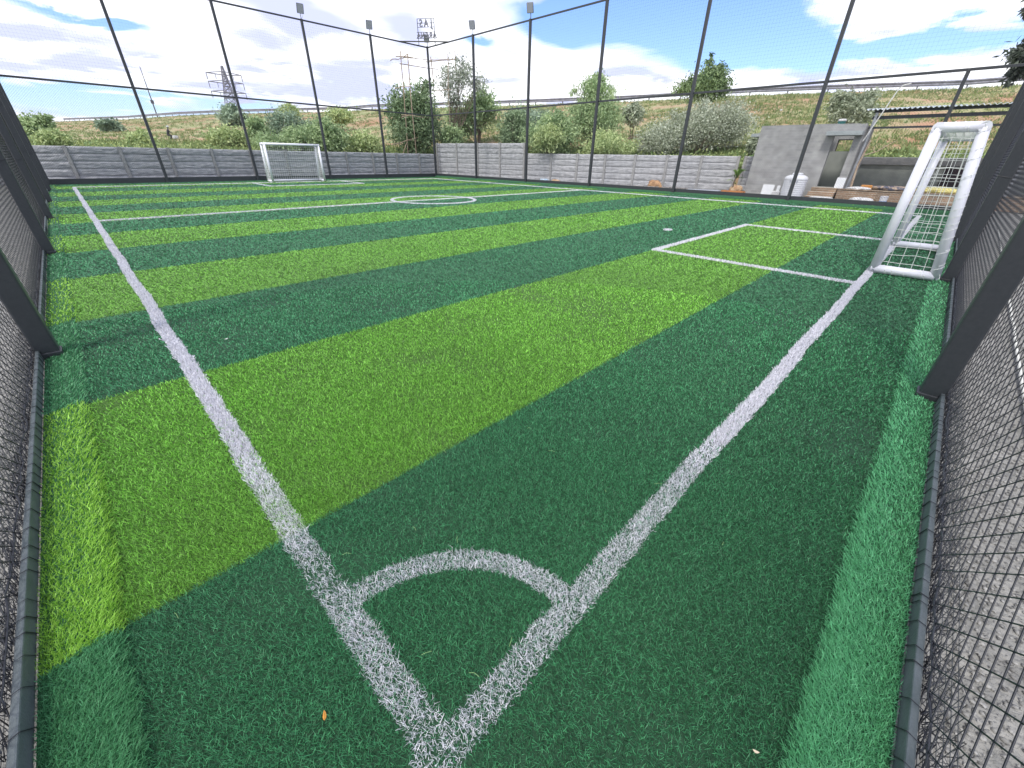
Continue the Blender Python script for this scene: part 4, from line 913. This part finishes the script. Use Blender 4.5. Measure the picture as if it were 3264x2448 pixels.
o_ = empty('wooden_crate', (22.9, 7.15, 0)); tag(o_, 'low orange wooden crate beyond the side fence', 'crate')
b_ = MB()
for q in range(3): b_.box(-.22, -.5, .02 + .075 * q, -.195, .5, .085 + .075 * q); b_.box(.195, -.5, .02 + .075 * q, .22, .5, .085 + .075 * q)
for s_ in (-.49, .47):
    for q in range(3): b_.box(-.193, s_, .02 + .075 * q, .193, s_ + .02, .085 + .075 * q)
for a_, c2 in ((-.19, -.465), (.15, -.465), (-.19, .43), (.15, .43)): b_.box(a_, c2, 0, a_ + .04, c2 + .035, .25)
b_.build('slats', mat('orange_wood', lin((205, 140, 84)), .8, lin((180, 118, 70)), 12), o_)
b_ = MB(); b_.box(-.19, -.46, .0, .19, .46, .20); b_.build('load', m_tan, o_)
crumple('sack', 'pale sack slumped at the left foot of the block building', 'sack', (25.0, 7.75, 0), (.25, .35, .45), m_sack, 14, .8)
# white water tank with ribs
e9 = empty('water_tank', (24.35, 4.95, 0)); tag(e9, 'white ribbed plastic water tank in front of the block building', 'water tank')
b_ = MB(); pr = [(.001, 0), (.46, 0), (.48, .02)]
for k in range(9): z = .04 + .085 * k; pr += [(.48, z), (.465, z + .02), (.465, z + .045), (.48, z + .065)]
pr += [(.48, .82), (.47, .87), (.42, .93), (.30, .98), (.18, 1.0)]
m_tank = mat('white_tank_plastic', (.66, .67, .70), .45, (.72, .73, .76), 4)
b_.lathe(pr, 0, 0, 32); b_.build('body', m_tank, e9, smooth=True)
b_ = MB(); b_.lathe([(.20, .99), (.22, 1.0), (.22, 1.06), (.19, 1.08), (.001, 1.085)], 0, 0, 24); b_.build('lid', m_tank, e9, smooth=True)
b_ = MB()
for k in range(8): a_ = k * math.pi / 4; b_.box(.20, -.03, .0, .40, .03, .06, Matrix.Rotation(a_, 4, 'Z') @ Matrix.Translation((0, 0, .99)) @ Matrix.Rotation(.35, 4, 'Y'))
b_.build('ribs', m_tank, e9, bevel=.01)
tg = MB()
for j, yy in enumerate((-.2, -.13, -.06, .01, .08)): tg.box(-.484, yy, .70, -.479, yy + .045, .76)
tg.build('lettering', mat('tank_print', (.35, .37, .45), .6), e9)
def slab(name, label, cat, loc, dims, rot, m_, bevel=.008):
    b_ = MB(); x, y, z = dims; b_.box(-x / 2, -y / 2, 0, x / 2, y / 2, z); o = b_.build(name, m_, bevel=bevel); o.location = loc; o.rotation_euler = rot; tag(o, label, cat); return o
m_wt = mat('white_glazed_board', (.66, .68, .70), .4, (.74, .75, .77), 5)
slab('white_board', 'white board leaning on the building wall left of the tank', 'board', (24.75, 6.15, 0), (.05, .52, .52), (0, .18, 0), m_wt)
slab('narrow_board', 'narrow white board just left of the water tank', 'board', (24.72, 5.68, 0), (.05, .14, .50), (0, .15, 0), m_wt)
slab('foam_box', 'small white foam box at the left foot of the water tank', 'box', (24.25, 5.6, 0), (.3, .34, .27), (0, 0, .1), m_wsack, .03)
slab('tile_panel', 'square white tile panel propped at the right of the doorway', 'panel', (24.78, 3.27, .50), (.03, .34, .44), (0, .12, 0), m_wt)
crumple('plastic_bag', 'crumpled yellow bag at the right foot of the water tank', 'bag', (24.5, 4.15, .05), (.16, .2, .22), m_yel, 21)
crumple('sack', 'white sack at the bottom of the door steps', 'sack', (23.7, 3.55, 0), (.2, .5, .16), m_wsack, 25)
crumple('sack', 'white sack lying below the brick platform', 'sack', (23.9, 2.2, 0), (.2, .42, .20), m_wsack, 29)
crumple('sack', 'grey white sack left on the platform by the prop pole', 'sack', (24.95, 2.55, .46), (.2, .36, .12), m_wsack, 33)
slab('plastic_crate', 'orange crate on the platform behind the prop pole', 'crate', (25.6, 2.35, .46), (.3, .42, .2), (0, 0, .1), m_org, .02)
crumple('debris_heap', 'dark mixed debris heap on the platform beside the goal post', 'debris', (26.0, 1.6, .46), (.3, .9, .16), mat('mixed_debris', lin((84, 88, 104)), .8, lin((170, 150, 130)), 6, .4, 20, lo=.45, hi=.55), 37)
crumple('yellow_sack', 'pale yellow sack on the platform seen through the goal net', 'sack', (25.3, -.15, .46), (.25, .75, .22), mat('pale_yellow_sack', lin((206, 196, 132)), .8, lin((190, 180, 110)), 4), 41)
e10 = empty('bucket', (24.1, 1.45, 0)); tag(e10, 'white and blue paint bucket standing below the brick platform', 'bucket')
b_ = MB(); b_.lathe([(.001, .0), (.12, 0), (.14, .30), (.15, .30), (.15, .32), (.001, .325)], 0, 0, 20); b_.build('body', mat('bucket_white', (.7, .7, .72), .5), e10, smooth=False)
b_ = MB(); b_.lathe([(.126, .03), (.133, .13), (.1331, .131)], 0, 0, 20); b_.build('band', mat('bucket_blue', (.08, .2, .5), .5), e10)
b_ = MB(); b_.tube([(0, -.14, .30), (0, -.06, .42), (0, .06, .42), (0, .14, .30)], .005, 5); b_.build('handle', m_wire, e10)
e11 = empty('roof_bin', (26.6, 4.35, 2.82)); tag(e11, 'green bin with a white lid on the building roof', 'bin')
b_ = MB(); b_.lathe([(.001, 0), (.13, 0), (.16, .40)], 0, 0, 18); b_.build('body', mat('teal_plastic', (.03, .15, .14), .5), e11)
b_ = MB(); b_.lathe([(.165, .402), (.165, .45), (.13, .49), (.001, .50)], 0, 0, 18); b_.build('lid', m_wsack, e11)
# debris crumbs along the foot of platform and building, one merged scatter
def yard_pts(n):
    y = rng.uniform(-2, 16, n); x = np.interp(y, [-2, 4, 8, 16], [23.9, 23.9, 24.2, 22.8]) + rng.normal(0, .35, n); return np.stack([x, y, np.full(n, .0)], 1)
scatter_stones('rubble', 'small rubble along the yard outside the side fence', yard_pts, 2600, .015, .07, m_stone)
# concrete drain channel on the bank
b_ = MB(); b_.box(-.12, -1.6, -.1, .12, 1.6, .12); o = b_.build('drain_kerb', m_precastpost, bevel=.02); p = at(2010, 458, 33); o.location = (p.x, p.y, p.z - .12); o.rotation_euler = (rad(5), 0, rad(20)); tag(o, 'pale concrete drain kerb on the bank left of the flowering shrub', 'kerb')
# bare branch lying on the bank behind the shed
b_ = MB(); q0 = at(2745, 498, 31)
pts_ = [at(2745, 498, 31), at(2795, 483, 31.2), at(2825, 465, 31.4), at(2858, 448, 31.6)]; b_.tube([p - q0 for p in pts_], [.03, .028, .02, .01], 6); pts_ = [at(2787, 486, 31.2), at(2784, 470, 31.3), at(2800, 456, 31.4)]; b_.tube([p - q0 for p in pts_], [.02, .015, .008], 6)
o = b_.build('fallen_branch', m_stick); o.location = q0; tag(o, 'bare pale branch lying on the bank under the shed roof', 'branch')
# litter along the wall top
LP_ = [(245, 463), (560, 460), (632, 474), (688, 478), (726, 478), (768, 473), (1108, 466), (1040, 472), (308, 455), (1000, 480), (205, 458), (2378, 480), (2490, 352), (2622, 348)]
LN_ = ['left end of the far wall', 'first far post', 'far wall left of the second far post', 'far wall close to the second far post', 'second far post, small', 'far wall just before the second far post', 'bank right of the far goal', 'bank behind the far goal', 'bank above the left end of the wall', 'wall top by the third far post', 'extreme left of the far wall', 'flowering shrub', 'bank left of the roof bin, upper', 'bank above the block building']
for i, ((u, v), nm) in enumerate(zip(LP_, LN_)):
    rr0 = 34 if v > 440 else 45; p = at(u, v, rr0)
    # keep it on the bank
    for r_ in np.arange(30, 75, .5):
        q = at(u, v, r_)
        if hill_z(q.x, q.y) > q.z: p = q; break
    crumple('litter', 'white plastic litter by the ' + nm, 'litter', (p.x, p.y, p.z - .06), (.16, .16, .12), m_wsack, 50 + i, group='white litter on the bank')

# ------------------------------------------------------------------ far things: mast, pylon, person
b_ = MB(); pb = at(502, 372, 150); pt = at(451, 212, 150); b_.tube([(0, 0, -3), (0, 0, pt.z - pb.z)], [.17, .07], 8); 
b_.box(-.3, -.3, (pt.z - pb.z) * .27, .3, .3, (pt.z - pb.z) * .27 + .7)
o = b_.build('radio_mast', mat('mast_grey', (.10, .10, .12), .6)); o.location = (pb.x, pb.y, pb.z); tag(o, 'thin dark radio mast beyond the road on the left', 'mast')
e = empty('power_pylon', at(745, 352, 170)); tag(e, 'steel lattice power pylon beyond the road', 'pylon'); base = at(745, 352, 170); H = at(722, 212, 170).z - base.z
lt = MB(); 
def wdt_(h): return 1.5 * (1 - h / H) + .22 if h < H * .55 else .6 * (1 - (h - H * .55) / (H * .45)) + .22
lv = [H * q for q in (-.15, .08, .28, .42, .55, .66, .77, .86, 1.0)]
for i in range(len(lv) - 1):
    h0, h1 = lv[i], lv[i + 1]; w0, w1 = wdt_(max(h0, 0)), wdt_(h1)
    c0 = [(sx * w0, sy * w0, h0) for sx, sy in ((-1, -1), (1, -1), (1, 1), (-1, 1))]; c1 = [(sx * w1, sy * w1, h1) for sx, sy in ((-1, -1), (1, -1), (1, 1), (-1, 1))]
    for k in range(4): lt.tube([c0[k], c1[k]], .09, 4); lt.tube([c0[k], c1[(k + 1) % 4]], .06, 4); lt.tube([c0[(k + 1) % 4], c1[k]], .09, 4); lt.tube([c1[k], c1[(k + 1) % 4]], .09, 4)
lt.build('lattice', mat('pylon_steel', (.22, .22, .25), .6), e)
ca = Vector((math.sin(rad(73)), -math.cos(rad(73)), 0)) ; ca = Vector((.95, -.3, 0)).normalized()
for q in (.42, .64, .83):
    ar = MB(); z = H * q; ln = 4.4
    for s_ in (-1, 1):
        ar.tube([(0, 0, z + .6), (ca.x * ln * s_, ca.y * ln * s_, z)], .1, 4); ar.tube([(0, 0, z - .3), (ca.x * ln * s_, ca.y * ln * s_, z)], .12, 4)
        ar.tube([(ca.x * ln * s_, ca.y * ln * s_, z), (ca.x * ln * s_, ca.y * ln * s_, z - 1.6)], .12, 5); ar.tube([(ca.x * ln * .5 * s_, ca.y * ln * .5 * s_, z), (ca.x * ln * .5 * s_, ca.y * ln * .5 * s_, z - 1.4)], .09, 5)
    ar.build('cross_arm', mat('pylon_steel_arm', (.22, .22, .25), .6), e)

# person bending on the bank
pp_ = None
for r_ in np.arange(33, 90, .25):
    q = at(543, 447, r_)
    if hill_z(q.x, q.y) > q.z: pp_ = q; break
pe = empty('person', (pp_.x, pp_.y, hill_z(pp_.x, pp_.y))); pe.scale = (.72, .72, .72); tag(pe, 'person in dark clothes and a white cap crouching on the bank', 'person')
sx_, sy_ = math.sin(rad(78)), -math.cos(rad(78))       # sideways (to the right in the picture)
def q_(a_, f_, z): return (sx_ * a_ + -sy_ * 0 + math.cos(rad(78)) * f_, sy_ * a_ + math.sin(rad(78)) * f_, z)
J = [q_(0, 0, .52), q_(.05, -.05, .78), q_(.12, -.1, 1.05), q_(.16, -.12, 1.18), q_(.20, -.16, 1.34),   # pelvis, waist, chest, neck, head
     q_(-.06, .14, .50), q_(.30, .12, .52), q_(.16, .12, .08), q_(.30, .16, .03),   # right leg: hip, knee, ankle, toe
     q_(-.06, -.14, .50), q_(.26, -.2, .42), q_(.08, -.16, .06), q_(.22, -.2, .03),
     q_(.12, .12, 1.08), q_(.28, .16, .86), q_(.42, .08, .68), q_(.12, -.32, 1.06), q_(.26, -.36, .84), q_(.44, -.24, .72)]
E_ = [(0, 1), (1, 2), (2, 3), (3, 4), (0, 5), (5, 6), (6, 7), (7, 8), (0, 9), (9, 10), (10, 11), (11, 12), (2, 13), (13, 14), (14, 15), (2, 16), (16, 17), (17, 18)]
RD = [.15, .15, .17, .06, .10, .11, .075, .05, .045, .11, .075, .05, .045, .08, .05, .038, .08, .05, .038]
me = bpy.data.meshes.new('body'); me.from_pydata(J, E_, []); ob = link('body', me, mat('dark_clothes', (.03, .035, .05), .8, (.07, .07, .08), 6), pe)
sk = ob.modifiers.new('skin', 'SKIN'); 
for i, sv in enumerate(me.skin_vertices[0].data): sv.radius = (RD[i], RD[i]); sv.use_root = (i == 0)
ob.modifiers.new('sub', 'SUBSURF').levels = 1
b_ = MB(); hx = Vector(J[4]); b_.lathe([(.155, 1.36), (.16, 1.39), (.14, 1.46), (.08, 1.51), (.001, 1.52)], hx.x, hx.y, 14); b_.build('cap', m_wsack, pe, smooth=True)
b_ = MB(); b_.box(.10, -.3, .05, .5, .06, .33, Matrix.Rotation(.3, 4, 'Z')); o = b_.build('sack', m_wsack, bevel=.08); o.location = (pp_.x + .1, pp_.y - .2, hill_z(pp_.x, pp_.y) + .0); tag(o, 'white sack on the bank at the feet of the crouching person', 'sack')
